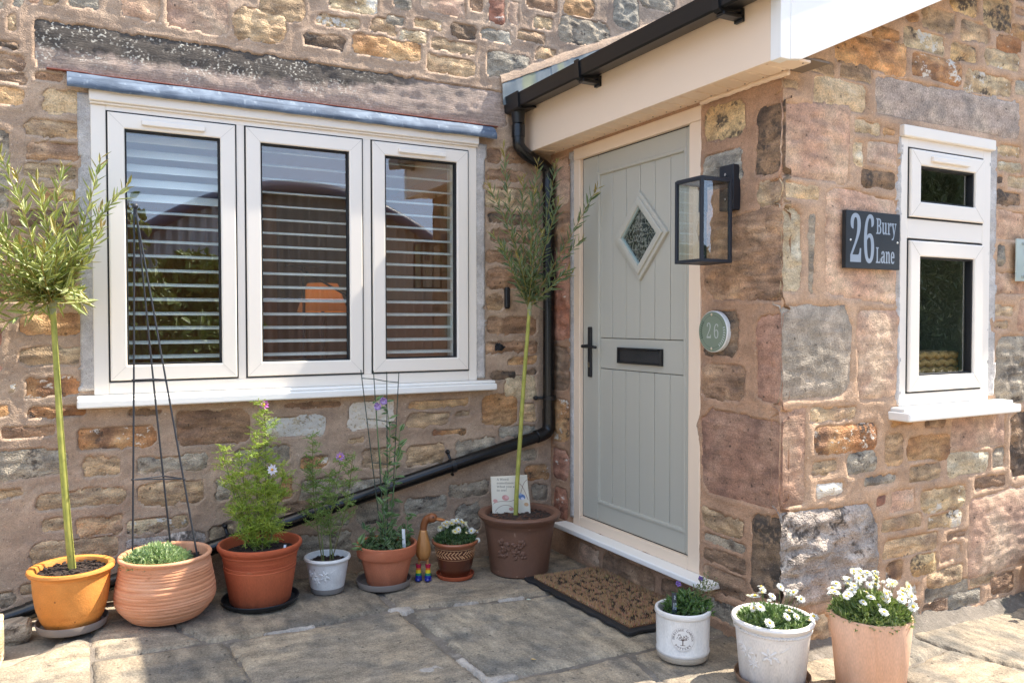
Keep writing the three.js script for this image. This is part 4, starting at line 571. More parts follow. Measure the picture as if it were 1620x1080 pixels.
{
  const t = thing('acrylic_sign', 'clear acrylic number plate with steel studs at the wall edge', 'house sign', [0, 0, 0]);
  part('panel', bx(1.532, 1.540, 1.792, 1.86, 1.745, 1.798, 0.001), phy([226, 234, 228], 0.08, { transmission: 0.55, thickness: 0, ior: 1.5 }), t);
  part('backing', bx(1.552, 1.546, 1.784, 1.855, 1.739, 1.787, 0.001), std([206, 214, 206], 0.5), t);
  const map = canvasTex(512, 340, (x, w, h) => { x.fillStyle = 'rgb(208,216,208)'; x.fillRect(0, 0, w, h); fitText(x, '26', 'bold 200px sans-serif', 70, 238, 330, 178, 'rgb(116,114,98)', 145); fitText(x, 'Lane', '60px sans-serif', 50, 300, 120, 40, 'rgb(130,130,116)', 44); });
  const f = faceQuad(1.556, 1.548, 1.852, 1.737); f.translate(0, 0, 1.7885); part('lettering', f, std(0xffffff, 0.5, { map }), t);
  for (const x of [1.58, 1.83]) for (const y of [1.562, 1.722]) part('stud', cyl(0.0075, 0.0075, [x, y, 1.74], [x, y, 1.806], 14), std([210, 210, 208], 0.22, { metalness: 1 }), t);
}
{
  const t = thing('dome_wall_light', 'round polished steel wall light at the wall edge above the acrylic sign', 'wall light', [1.79, 1.868, 1.76]); const st = std([196, 198, 200], 0.12, { metalness: 1 });
  const g = lathe([[0.0, 0.075], [0.04, 0.07], [0.075, 0.05], [0.092, 0.02], [0.096, 0.0], [0.085, -0.02]], 40, 1.2); g.rotateX(Math.PI / 2); part('dome', g, st, t); const b = lathe([[0, 0.004], [0.1, 0.004], [0.1, -0.03], [0, -0.03]], 40, 0.5); b.rotateX(Math.PI / 2); part('back_plate', b, st, t);
}
// ---------- ground ----------
{
  const xs = [-120, -40, -12, -6, -4, -2, 0, 2, 4, 6, 12, 40, 120], zs = [-60, -20, -6, -1, 0, 1, 2, 4, 8, 16, 40, 120], pos = [], uv = [], idx = [];
  for (const z of zs) for (const x of xs) { pos.push(x, slope(Math.max(-4, Math.min(4, x))) - 0.045, z); uv.push(x / 2, z / 2); }
  const n = xs.length; for (let j = 0; j + 1 < zs.length; j++) for (let i = 0; i + 1 < n; i++) { const a = j * n + i, b = a + 1, c = a + n, d = c + 1; idx.push(a, c, b, b, c, d); }
  const g = new THREE.BufferGeometry(); g.setAttribute('position', new THREE.Float32BufferAttribute(pos, 3)); g.setAttribute('uv', new THREE.Float32BufferAttribute(uv, 2)); g.setIndex(idx); g.computeVertexNormals();
  const m = std(0xffffff, 0.95, { map: mortarTex([160, 148, 130], [142, 130, 114], [176, 164, 146], 61) }); single('ground', g, m, 'pale gravelled yard around the paving', null, null, 'structure');
}
const patio = thing('paving', 'riven stone flag paving before the door', null, [0, 0, 0], null, 'structure');
{
  const g = reliefPatch([[-3.6, 0.06], [2.6, 0.06], [2.6, -3.6], [-3.6, -3.6], [-3.6, -0.9], [-2.95, -0.72], [-2.72, -0.60], [-2.60, -0.50], [-2.48, -0.30], [-2.46, 0.0], [-3.0, 0.05]], 0.03, (sd, u, v) => (sd > 0.002 ? -0.05 : -0.013 + 0.006 * F2(u * 14, v * 14, 3, 3)), (u, v, h) => [u, slope(u) + h, -v], (u, v) => 0.02 * N2(u * 9, v * 9, 5), (u, v) => [u / 0.9, v / 0.9], [0, 0], () => [1, 1, 1]);
  part('joint_bed', g, JOINT, patio);
  const P = (pts, s) => { const pp = pts.map(([x, z]) => [x, -z]); part('cement_patch', reliefPatch(pp, 0.009, (sd, u, v) => (sd > 0.003 ? -0.03 : 0.0045 - 0.007 * Math.exp(sd / 0.008) + 0.002 * F2(u * 30, v * 30, s, 3)), (u, v, h) => [u, slope(u) + h, -v], (u, v) => 0.010 * N2(u * 26, v * 26, s) + 0.008 * N2(u * 60, v * 60, s + 3), (u, v) => [u / 0.9, v / 0.9], [0.2, 0.1], () => [1, 1, 1]), CEMENT, patio); };
  P([[-1.185, 1.235], [-1.150, 1.235], [-1.135, 1.440], [-1.03, 1.448], [-1.03, 1.480], [-1.13, 1.488], [-1.16, 1.53], [-1.185, 1.52], [-1.165, 1.46]], 3); P([[-1.235, 0.60], [-1.19, 0.585], [-1.13, 0.61], [-1.12, 0.66], [-1.17, 0.675], [-1.215, 0.645]], 9); P([[-0.93, 0.648], [-0.80, 0.662], [-0.80, 0.677], [-0.93, 0.665]], 14); P([[-0.70, 0.672], [-0.57, 0.685], [-0.57, 0.703], [-0.70, 0.69]], 17); P([[-1.80, 0.672], [-1.58, 0.658], [-1.58, 0.685], [-1.80, 0.698]], 21); P([[-1.36, 1.27], [-1.27, 1.255], [-1.25, 1.30], [-1.33, 1.325]], 25);
  const FL = [
    [[-2.42, -0.02], [-2.2, -0.02], [-2.1, 0.5], [-2.03, 0.655], [-2.24, 0.662], [-2.41, 0.645]],
    [[-2.72, 0.63], [-2.6, 0.545], [-2.48, 0.43], [-2.437, 0.42], [-2.437, 1.3], [-2.95, 1.3], [-2.98, 0.8]],
    [[-2.185, -0.02], [-1.2, -0.02], [-1.213, 0.582], [-1.52, 0.645], [-1.79, 0.668], [-2.005, 0.655], [-2.082, 0.5]],
    [[-1.178, -0.02], [0.02, -0.02], [0.02, 0.69], [-0.54, 0.676], [-0.92, 0.642], [-1.16, 0.598]],
    [[-2.415, 0.70], [-2.02, 0.697], [-1.958, 0.704], [-1.932, 1.12], [-2.41, 1.13]],
    [[-1.932, 0.712], [-1.52, 0.69], [-1.205, 0.642], [-1.19, 1.22], [-1.176, 1.448], [-1.9, 1.468]],
    [[-1.142, 0.665], [-0.9, 0.684], [-0.53, 0.718], [0.02, 0.735], [0.02, 1.445], [-0.5, 1.43], [-0.87, 1.455], [-1.128, 1.442]],
    [[-1.14, 1.492], [-0.88, 1.497], [-0.545, 1.478], [-0.595, 1.76], [-0.63, 2.3], [-1.2, 2.3]],
    [[-0.5, 1.478], [0.01, 1.49], [-0.01, 1.83], [0.25, 1.835], [0.27, 2.4], [-0.6, 2.4], [-0.56, 1.75]],
    [[-2.41, 1.16], [-1.935, 1.15], [-1.88, 1.495], [-1.165, 1.482], [-1.225, 2.3], [-2.4, 2.3]],
    [[-2.95, 1.33], [-2.437, 1.33], [-2.425, 2.3], [-2.98, 2.3]],
    [[0.272, 1.80], [0.735, 1.80], [0.73, 1.968], [0.295, 2.03]], [[0.755, 1.80], [1.72, 1.79], [1.75, 2.25], [0.845, 2.235], [0.765, 2.0]],
    [[0.295, 2.06], [0.735, 1.998], [0.82, 2.28], [0.83, 2.62], [0.295, 2.62]], [[0.86, 2.27], [1.76, 2.28], [1.8, 3.0], [0.86, 3.0]],
    [[-2.98, 2.33], [-2.1, 2.33], [-2.1, 3.4], [-2.98, 3.4]], [[-2.07, 2.33], [-1.23, 2.33], [-1.2, 3.4], [-2.07, 3.4]], [[-1.2, 2.33], [-0.63, 2.33], [-0.6, 3.4], [-1.17, 3.4]], [[-0.6, 2.43], [0.27, 2.43], [0.27, 3.4], [-0.57, 3.4]], [[0.295, 2.65], [0.83, 2.65], [0.83, 3.4], [0.295, 3.4]], [[0.86, 3.03], [1.8, 3.03], [1.8, 3.4], [0.86, 3.4]], [[1.79, 1.80], [2.5, 1.80], [2.5, 3.4], [1.83, 3.4]],
  ];
  const r = rng(31);
  for (const P of FL) {
    const poly = P.map(([x, z]) => [x, -z]), s = Math.floor(r() * 200), t = 0.86 + r() * 0.24, hue = (r() - 0.5) * 0.05, dy = (r() - 0.5) * 0.006, uo = [r() * 9, r() * 9], ang = r() < 0.5 ? 0 : Math.PI / 2;
    const H = (sd, u, v) => { if (sd > 0.003) return -0.04; const f = F2(u * 3.2, v * 3.2, s, 4), st = f * 5, step = (Math.floor(st) + sm(0.40, 0.60, st - Math.floor(st))) / 5; return dy + 0.007 * step + 0.003 * F2(u * 22, v * 22, s + 4, 3) - 0.010 * Math.exp(sd / 0.012); };
    part('flagstone', reliefPatch(poly, 0.018, H, (u, v, h) => [u, slope(u) + h, -v], (u, v) => -0.008 + 0.010 * N2(u * 9, v * 9, s) + 0.006 * N2(u * 34, v * 34, s + 3), (u, v) => (ang ? [v / 0.9, u / 0.9] : [u / 0.9, v / 0.9]), uo, (u, v) => { const k = 1 + 0.22 * F2(u * 1.7, v * 1.7, s + 9, 3); return [t * k * (1 + hue), t * k, t * k * (1 - hue)]; }), STONE.F, patio);
  }
}
{ // loose stones by the drain
  const rock = (name, x, z, sx, sy, sz, seed, label, mat) => { const g = new THREE.IcosahedronGeometry(1, 4), p = g.attributes.position; for (let i = 0; i < p.count; i++) { const v = V(p.getX(i), p.getY(i), p.getZ(i)); const b = V(Math.sign(v.x) * Math.abs(v.x) ** 0.45, Math.sign(v.y) * Math.abs(v.y) ** 0.45, Math.sign(v.z) * Math.abs(v.z) ** 0.45); const k = 0.86 + 0.18 * F2(v.x * 2 + seed, v.y * 2 + v.z * 1.7, seed, 3); p.setXYZ(i, b.x * sx * k, b.y * sy * k + sy * 0.8, b.z * sz * k); } g.computeVertexNormals(); const n = p.count, uv = new Float32Array(n * 2), col = new Float32Array(n * 3).fill(1); for (let i = 0; i < n; i++) { uv[2 * i] = p.getX(i) / SC + p.getZ(i); uv[2 * i + 1] = p.getY(i) / SC; } g.setAttribute('uv', new THREE.BufferAttribute(uv, 2)); g.setAttribute('color', new THREE.BufferAttribute(col, 3)); g.translate(x, slope(x) - 0.05, z); single(name, g, mat, label, 'stone'); };
  rock('kerb_stone', -2.79, 0.47, 0.085, 0.11, 0.10, 3, 'pale squared stone at the paving corner by the drain', STONE.L); rock('rubble_stone', -2.70, 0.24, 0.07, 0.055, 0.06, 9, 'rough grey stone lying behind the orange bowl pot', STONE.G);
}
// ---------- pots ----------
function soil(parent, r, y, seed, bark) {
  const n = 18, m = 48, pos = [0, 0, 0], uv = [0, 0], idx = []; const h = (x, z, f) => 0.007 * F2(x * 40, z * 40, seed, 3) + 0.004 * F2(x * 110, z * 110, seed + 3, 2) + (1 - f * f) * 0.008;
  pos[1] = h(0, 0, 0); for (let i = 1; i <= n; i++) for (let k = 0; k < m; k++) { const a = k / m * 6.2832, f = i / n, x = Math.cos(a) * r * f, z = Math.sin(a) * r * f; pos.push(x, h(x, z, f), z); uv.push(x / 0.3, z / 0.3); }
  for (let k = 0; k < m; k++) idx.push(0, 1 + (k + 1) % m, 1 + k); for (let i = 1; i < n; i++) for (let k = 0; k < m; k++) { const a = 1 + (i - 1) * m + k, b = 1 + (i - 1) * m + (k + 1) % m, c = a + m, d = b + m; idx.push(a, b, d, a, d, c); }
  const g = new THREE.BufferGeometry(); g.setAttribute('position', new THREE.Float32BufferAttribute(pos, 3)); g.setAttribute('uv', new THREE.Float32BufferAttribute(uv, 2)); g.setIndex(idx); g.computeVertexNormals(); g.translate(0, y, 0);
  const s = part('soil', g, soilMat, parent);
  const R = rng(seed + 5), cs = []; for (let i = 0; i < 170; i++) { const a = R() * 6.28, q = Math.sqrt(R()) * r * 0.93, c = new THREE.IcosahedronGeometry(0.0025 + R() * R() * 0.008, 0); c.scale(1, 0.6, 1 + R()); c.rotateY(R() * 6); c.rotateX(R() - 0.5); c.translate(Math.cos(a) * q, y + 0.007 + R() * 0.004, Math.sin(a) * q); cs.push(c); }
  const cl = part('clods', join(cs), bark ? std([92, 62, 46], 0.9) : std([52, 40, 33], 0.95), s); return s;
}
const at = (x, z, dy = 0) => [x, slope(x) + dy, z];
function potThing(name, label, x, z, dy, prof, mat, soilR, soilY, seed, bark) { const t = thing(name, label, 'plant pot', at(x, z, dy), 'pots set out round the door'); part('vessel', lathe(prof, 72, 0.7), mat, t); if (soilR) soil(t, soilR, soilY, seed, bark); return t; }
function saucer(label, x, z, r, h, mat) { const t = single('plant_saucer', lathe([[0, 0], [r * 0.9, 0], [r * 0.94, 0.004], [r, h - 0.003], [r * 0.995, h], [r * 0.97, h - 0.001], [r * 0.91, 0.008], [0, 0.007]], 64, 0.6), mat, label, 'saucer', 'saucers under pots'); t.position.set(...at(x, z, 0.007)); return t; }
const terraA = clay([206, 128, 52], [222, 148, 72], [180, 104, 40], 5, { rough: 0.6, fleck: [120, 70, 36] }), terraB = clay([214, 146, 104], [224, 164, 126], [196, 122, 78], 15, { spot: [150, 92, 54], amount: 0.45 }), terraC = clay([178, 84, 48], [190, 98, 60], [158, 72, 42], 25, { spot: [196, 150, 128], amount: 0.35 }), terraD = clay([184, 104, 70], [196, 120, 86], [164, 88, 58], 35, { spot: [198, 158, 138], amount: 0.4 }), peach = clay([226, 176, 142], [232, 188, 156], [214, 160, 126], 45, { spot: [190, 134, 102], amount: 0.35 });
const whiteGlaze = clay([216, 214, 210], [226, 224, 220], [206, 202, 198], 55, { rough: 0.35, fleck: [160, 150, 140] }), creamGlaze = clay([222, 216, 208], [228, 224, 216], [212, 204, 194], 65, { rough: 0.3, fleck: [150, 130, 110] }), brownGlaze = phy(0xffffff, 0.35, { clearcoat: 0.6, clearcoatRoughness: 0.2, map: clay([78, 36, 22], [96, 48, 28], [60, 28, 18], 75).map }), brownPot = clay([112, 78, 60], [124, 90, 72], [94, 64, 50], 85, { rough: 0.55, fleck: [160, 130, 110] });
const greyPlastic = std([128, 118, 110], 0.55), blackPlastic = std([28, 32, 36], 0.5), baseGrey = std([128, 122, 116], 0.7);
// 1: orange bowl with the first willow
saucer('grey plastic saucer under the orange bowl pot', -2.49, 0.305, 0.135, 0.036, greyPlastic);
const pot1 = potThing('bowl_pot', 'orange terracotta bowl pot holding the willow beside the window', -2.49, 0.305, 0.016, [[0, 0], [0.092, 0], [0.100, 0.006], [0.118, 0.04], [0.133, 0.09], [0.141, 0.15], [0.144, 0.205], [0.146, 0.217], [0.158, 0.224], [0.163, 0.234], [0.160, 0.243], [0.152, 0.246], [0.136, 0.242], [0.130, 0.228], [0.128, 0.19]], terraA, 0.131, 0.222, 3);
// 2: ribbed round pot
{ const p = [[0, 0], [0.130, 0], [0.137, 0.004]]; for (let h = 0.008; h <= 0.252; h += 0.0016) { const f = h / 0.252; let r = f < 0.38 ? mix(0.137, 0.200, Math.sin(f / 0.38 * Math.PI / 2)) : mix(0.200, 0.180, sm(0.38, 1, f)); const q = h / 0.0157 + 0.35 * Math.sin(h * 61); r += 0.0062 * Math.sqrt(Math.abs(Math.sin(Math.PI * q))) * (f > 0.93 ? 0.3 : 1) - 0.002; p.push([r, h]); } p.push([0.186, 0.258], [0.188, 0.266], [0.184, 0.272], [0.172, 0.271], [0.168, 0.262], [0.172, 0.20], [0.174, 0.17]); const t = potThing('ribbed_pot', 'ribbed round terracotta pot with the wire obelisk in it', -2.135, 0.325, 0.010, p, terraB, 0.170, 0.225, 5); t.children[0].geometry = lathe(p, 80, 1.3); }
// 3: large terracotta pot
saucer('black plastic saucer under the large terracotta pot', -1.733, 0.29, 0.172, 0.026, blackPlastic);
potThing('flower_pot', 'large red terracotta pot of bright feathery cosmos', -1.733, 0.29, 0.014, [[0, 0], [0.128, 0], [0.134, 0.006], [0.158, 0.150], [0.160, 0.160], [0.1575, 0.163], [0.1615, 0.176], [0.159, 0.179], [0.166, 0.215], [0.168, 0.222], [0.172, 0.226], [0.170, 0.232], [0.178, 0.240], [0.186, 0.250], [0.188, 0.260], [0.184, 0.268], [0.174, 0.268], [0.168, 0.256], [0.164, 0.20]], terraC, 0.163, 0.222, 7);
// 4: small white pot with flower relief
function relief(parent, name, mat, r0, r1, h0, h1, ang, kind, sc = 1) {   // raised sprigs, grapes or leaves laid on a tapering pot
  const gs = [], R = rng(kind.length * 7 + 3); const put = (u, v, g, rot = 0) => { const h = mix(h0, h1, v), r = mix(r0, r1, v); g.rotateZ(rot); const a = ang + u * sc / r; g.applyMatrix4(new THREE.Matrix4().makeRotationY(a).multiply(new THREE.Matrix4().makeTranslation(0, h, r))); gs.push(g); };
  if (kind === 'flower') { for (const [cu, cv, k] of [[0.035, 0.55, 1], [-0.045, 0.5, 0.9], [-0.075, 0.62, 0.6], [-0.02, 0.25, 0.7]]) { for (let i = 0; i < 6; i++) { const a = i * 1.047 + cu * 20, L = 0.017 * k; put(cu + Math.cos(a) * L, cv + Math.sin(a) * L / (h1 - h0), ball(0, 0, 0, 0.015 * k, 0.0055 * k, 0.0036, 8), a); } put(cu, cv, ball(0, 0, 0, 0.006 * k, 0.006 * k, 0.004, 8)); } for (let i = 0; i < 9; i++) { const u = -0.06 + R() * 0.12, v = 0.15 + R() * 0.5; put(u, v, ball(0, 0, 0, 0.016, 0.005, 0.0028, 8), R() * 3); } put(0.085, 0.75, ball(0, 0, 0, 0.026, 0.0016, 0.0016, 6), 0.55); }
  if (kind === 'grapes') { for (const [cu, cv, n] of [[-0.045, 0.72, 10], [0.045, 0.74, 10], [-0.045, 0.30, 9], [0.05, 0.28, 9], [0, 0.5, 6]]) for (let i = 0; i < n; i++) { const a = R() * 6.28, q = Math.sqrt(R()); put(cu + Math.cos(a) * q * 0.034, cv + Math.sin(a) * q * 0.17, ball(0, 0, 0, 0.0135, 0.010, 0.0095, 9), R() * 3); } put(0.0, -0.25, ball(0, 0, 0, 0.012, 0.04, 0.006, 8)); }
  if (kind === 'herringbone') { const n = 34; for (let i = 0; i < n; i++) for (const s of [0, 1]) { const g = new RoundedBoxGeometry(0.026, 0.0062, 0.004, 1, 0.0015); put((i + s * 0.5) / n * 2 * Math.PI * mix(r0, r1, 0.5), s ? 0.72 : 0.28, g, s ? 0.72 : -0.72); } }
  if (kind === 'rope') { const n = 84; for (let i = 0; i < n; i++) put(i / n * 2 * Math.PI * r1, 0.5, ball(0, 0, 0, 0.0085, 0.0042, 0.0042, 7), 0.7); }
  return part(name, join(gs), mat, parent);
}
{ const t = potThing('relief_pot', 'small white glazed pot with raised flowers and a bare grey base', -1.413, 0.258, 0.008, [[0.079, 0.024], [0.081, 0.03], [0.098, 0.135], [0.1, 0.146], [0.108, 0.152], [0.111, 0.160], [0.108, 0.168], [0.100, 0.169], [0.095, 0.160], [0.092, 0.12]], whiteGlaze, 0.093, 0.135, 9); part('base_band', lathe([[0, 0], [0.076, 0], [0.0785, 0.004], [0.0795, 0.0245], [0.07, 0.0245]], 56), baseGrey, t); relief(t, 'flower_relief', whiteGlaze, 0.084, 0.098, 0.045, 0.135, -0.70, 'flower', 0.72); }
// 5: collared terracotta pot
saucer('grey plastic saucer under the collared terracotta pot', -1.135, 0.275, 0.136, 0.034, greyPlastic);
potThing('collared_pot', 'terracotta pot with a deep collar, sweet peas and fan wires', -1.118, 0.268, 0.016, [[0, 0], [0.092, 0], [0.097, 0.005], [0.126, 0.128], [0.127, 0.134], [0.142, 0.137], [0.145, 0.142], [0.151, 0.190], [0.150, 0.196], [0.146, 0.198], [0.138, 0.196], [0.134, 0.186], [0.128, 0.14]], terraD, 0.131, 0.170, 11);
// 6: glazed brown pot with herringbone band
saucer('red clay saucer under the glazed brown pot', -0.755, 0.29, 0.098, 0.022, terraC);
{ const t = potThing('glazed_pot', 'small dark glazed pot with a pale herringbone band and daisies', -0.755, 0.29, 0.016, [[0, 0], [0.068, 0], [0.072, 0.006], [0.088, 0.05], [0.098, 0.10], [0.1015, 0.150], [0.107, 0.158], [0.118, 0.170], [0.121, 0.177], [0.118, 0.183], [0.110, 0.183], [0.104, 0.172], [0.1, 0.14]], brownGlaze, 0.1, 0.158, 13); const tan = std([190, 142, 100], 0.6); relief(t, 'herringbone_band', tan, 0.0965, 0.1015, 0.102, 0.147, 0, 'herringbone'); const ringG = h => { const g = new THREE.TorusGeometry(mix(0.0965, 0.1018, (h - 0.1) / 0.05), 0.002, 6, 56); g.rotateX(Math.PI / 2); g.translate(0, h, 0); return g; }; part('band_edge', join([ringG(0.099), ringG(0.150)]), tan, t); const rim = lathe([[0.1045, 0.1545], [0.1075, 0.158], [0.1185, 0.1695], [0.1215, 0.177], [0.1185, 0.1835], [0.1095, 0.1835]], 56, 1.2); part('rim', rim, phy([150, 88, 58], 0.4, { clearcoat: 0.5 }), t); }
// 7: large brown pot
{ const t = potThing('brown_pot', 'large brown stoneware pot with raised grapes beside the doormat', -0.395, 0.325, 0.008, [[0, 0], [0.148, 0], [0.155, 0.006], [0.160, 0.05], [0.172, 0.16], [0.186, 0.245], [0.192, 0.268], [0.206, 0.282], [0.218, 0.296], [0.221, 0.306], [0.216, 0.315], [0.202, 0.318], [0.186, 0.312], [0.178, 0.295], [0.174, 0.25]], brownPot, 0.182, 0.288, 15, true); relief(t, 'grape_relief', brownPot, 0.160, 0.182, 0.09, 0.215, -0.78, 'grapes', 1.0); }
// 8: cream pot with the potter's stamp
{
  const t = potThing('stamped_pot', 'cream stoneware pot stamped Heritage Garden Pottery', -0.351, 1.59, 0.008, [[0, 0], [0.096, 0], [0.1, 0.004], [0.103, 0.018], [0.103, 0.024], [0.1055, 0.028], [0.1055, 0.034], [0.103, 0.038], [0.106, 0.17], [0.109, 0.173], [0.111, 0.182], [0.109, 0.192], [0.104, 0.195], [0.098, 0.192], [0.096, 0.18], [0.095, 0.14]], creamGlaze, 0.096, 0.150, 17);
  const map = canvasTex(512, 512, (x, w, h) => {
    x.fillStyle = 'rgb(224,220,214)'; x.fillRect(0, 0, w, h); x.strokeStyle = 'rgb(176,166,158)'; x.lineWidth = 6; x.beginPath(); x.arc(256, 256, 244, 0, 7); x.stroke();
    const arc = (s, r, a0, a1, flip, f) => { x.font = f; x.fillStyle = 'rgb(74,54,46)'; x.textAlign = 'center'; x.textBaseline = 'middle'; for (let i = 0; i < s.length; i++) { const a = a0 + (a1 - a0) * i / (s.length - 1); x.save(); x.translate(256 + Math.cos(a) * r, 256 + Math.sin(a) * r); x.rotate(a + (flip ? -Math.PI / 2 : Math.PI / 2)); x.fillText(s[i], 0, 0); x.restore(); } };
    arc('HERITAGE GARDEN', 200, Math.PI * 1.0, Math.PI * 2.02, false, 'bold 66px serif'); arc('POTTERY', 200, Math.PI * 0.76, Math.PI * 0.24, true, 'bold 66px serif');
    x.strokeStyle = 'rgb(74,54,46)'; x.lineWidth = 20; x.lineCap = 'round'; x.beginPath(); x.moveTo(256, 372); x.lineTo(256, 270); x.stroke(); x.lineWidth = 12; for (const [a, b] of [[200, 230], [312, 232], [228, 200], [286, 196], [170, 262], [342, 262]]) { x.beginPath(); x.moveTo(256, 285); x.lineTo(a, b); x.stroke(); } x.beginPath(); x.moveTo(210, 384); x.lineTo(302, 384); x.stroke();
    const r = rng(5); x.fillStyle = 'rgb(74,54,46)'; for (let i = 0; i < 34; i++) { const a = Math.PI * (1.02 + r() * 0.96), q = 60 + r() * 78; x.beginPath(); x.ellipse(256 + Math.cos(a) * q, 262 + Math.sin(a) * q * 0.95, 10, 7, r() * 3, 0, 7); x.fill(); }
  });
  const n = 24, R = 0.1058, hw = 0.047, pos = [], uv = [], idx = [], a0 = -0.70; pos.push(Math.sin(a0) * R, 0.103, Math.cos(a0) * R); uv.push(0.5, 0.5); for (let q = 1; q <= 4; q++) for (let k = 0; k <= 40; k++) { const an = k / 40 * 6.28319, rr = hw * q / 4, u = Math.cos(an) * rr, v = Math.sin(an) * rr; pos.push(Math.sin(a0 + u / R) * R, 0.103 + v, Math.cos(a0 + u / R) * R); uv.push(0.5 + u / hw / 2, 0.5 + v / hw / 2); } for (let k = 0; k < 40; k++) idx.push(0, 1 + k, 2 + k); for (let q = 0; q < 3; q++) for (let k = 0; k < 40; k++) { const a = 1 + q * 41 + k, b = a + 41; idx.push(a, b, a + 1, a + 1, b, b + 1); }
  const g = new THREE.BufferGeometry(); g.setAttribute('position', new THREE.Float32BufferAttribute(pos, 3)); g.setAttribute('uv', new THREE.Float32BufferAttribute(uv, 2)); g.setIndex(idx); g.computeVertexNormals(); part('stamp', g, std(0xffffff, 0.4, { map }), t, 'round stamp with a tree');
  part('worn_foot', lathe([[0.0965, -0.0005], [0.1006, 0.004], [0.1036, 0.018], [0.1036, 0.0235]], 56, 1.2), clay([188, 172, 150], [206, 192, 172], [120, 98, 76], 95, { spot: [70, 54, 42], amount: 0.8 }), t);
}
// 9: white pot with rope rim
saucer('brown saucer under the white rope-rimmed pot', -0.2, 1.915, 0.138, 0.03, std([134, 106, 84], 0.6));
{ const t = potThing('rope_rim_pot', 'white pot with rope rim and raised flowers, full of daisies', -0.2, 1.915, 0.016, [[0, 0], [0.112, 0], [0.117, 0.005], [0.133, 0.178], [0.136, 0.187], [0.1365, 0.205], [0.145, 0.213], [0.149, 0.224], [0.146, 0.232], [0.138, 0.234], [0.131, 0.228], [0.128, 0.18]], clay([228, 220, 210], [234, 228, 220], [216, 206, 194], 105, { rough: 0.5, fleck: [170, 150, 130] }), 0.129, 0.196, 19); relief(t, 'rope_moulding', t.children[0].material, 0.137, 0.1385, 0.19, 0.206, 0, 'rope'); relief(t, 'flower_relief', t.children[0].material, 0.123, 0.134, 0.055, 0.19, -1.18, 'flower', 1.1); }
// 10: peach pot
potThing('tapered_pot', 'plain pale peach tapered pot overflowing with white daisies', 0.081, 2.118, 0.008, [[0, 0], [0.112, 0], [0.117, 0.005], [0.141, 0.270], [0.1415, 0.276], [0.139, 0.280], [0.134, 0.280], [0.131, 0.274], [0.127, 0.22]], peach, 0.128, 0.245, 21);
// 11: pot at the wall end, mostly out of view
potThing('flower_pot', 'terracotta pot with a red flower standing against the porch wall end', 1.80, 1.92, 0.008, [[0, 0], [0.08, 0], [0.085, 0.005], [0.118, 0.15], [0.128, 0.152], [0.132, 0.19], [0.126, 0.195], [0.118, 0.19], [0.112, 0.15]], terraD, 0.112, 0.165, 23);
// ---------- doormat ----------
{
  const t = thing('doormat', 'brown coir doormat with dark leaf pattern on black rubber backing', 'doormat', [-0.205, slope(-0.205) + 0.007, 0.90]); t.rotation.z = -0.035; t.rotation.y = 0.035;
  const w = 0.20, d = 0.39, sh = []; const N = 46; for (let e = 0; e < 4; e++) { const [a, b] = [[[-w - 0.035, -d - 0.035], [w + 0.03, -d - 0.035]], [[w + 0.03, -d - 0.035], [w + 0.03, d + 0.035]], [[w + 0.03, d + 0.035], [-w - 0.035, d + 0.035]], [[-w - 0.035, d + 0.035], [-w - 0.035, -d - 0.035]]][e]; const n = e % 2 ? N : N / 2; for (let i = 0; i < n; i++) { const f = i / n, k = 0.005 * Math.sin(f * n * 0.9); const nx = e === 1 ? 1 : e === 3 ? -1 : 0, nz = e === 2 ? 1 : e === 0 ? -1 : 0; sh.push([mix(a[0], b[0], f) + nx * k, mix(a[1], b[1], f) + nz * k]); } }
  const g = extr(sh, 0.010, 0.002); g.rotateX(Math.PI / 2); g.translate(0, 0.010, 0); part('rubber_backing', g, std([30, 30, 32], 0.6), t);
  const pat = (x, z) => { const e = Math.min(w - Math.abs(x), d - Math.abs(z)); if (e < 0.035) return 0; if (e < 0.040) return 0.5; return sm(0.02, 0.10, F2(x * 34, z * 34, 7, 2)) * 0.85; };
  part('coir_base', bx(-w, 0.010, -d, w, 0.020, d, 0.004), std([104, 74, 50], 0.95), t);
  const mb = new MB(), R = rng(8); for (let i = 0; i < 22000; i++) { const x = (R() * 2 - 1) * w, z = (R() * 2 - 1) * d, k = pat(x, z), a = R() * 6.28, s = 0.0022, h = 0.012 + R() * 0.006 - k * 0.006, c = k > R() ? [0.035, 0.028, 0.022] : [0.36 + R() * 0.2, 0.21 + R() * 0.12, 0.10 + R() * 0.07]; const o = V(x, 0.018, z), q = V(Math.cos(a) * s, 0, Math.sin(a) * s); mb.tri(o.clone().add(q), o.clone().sub(q), o.clone().add(V((R() - 0.5) * 0.010, h, (R() - 0.5) * 0.010)), c); }
  const p = part('coir_pile', mb.geo(), std(0xffffff, 0.95, { vertexColors: true }), t); p.userData.kind = 'stuff';
}
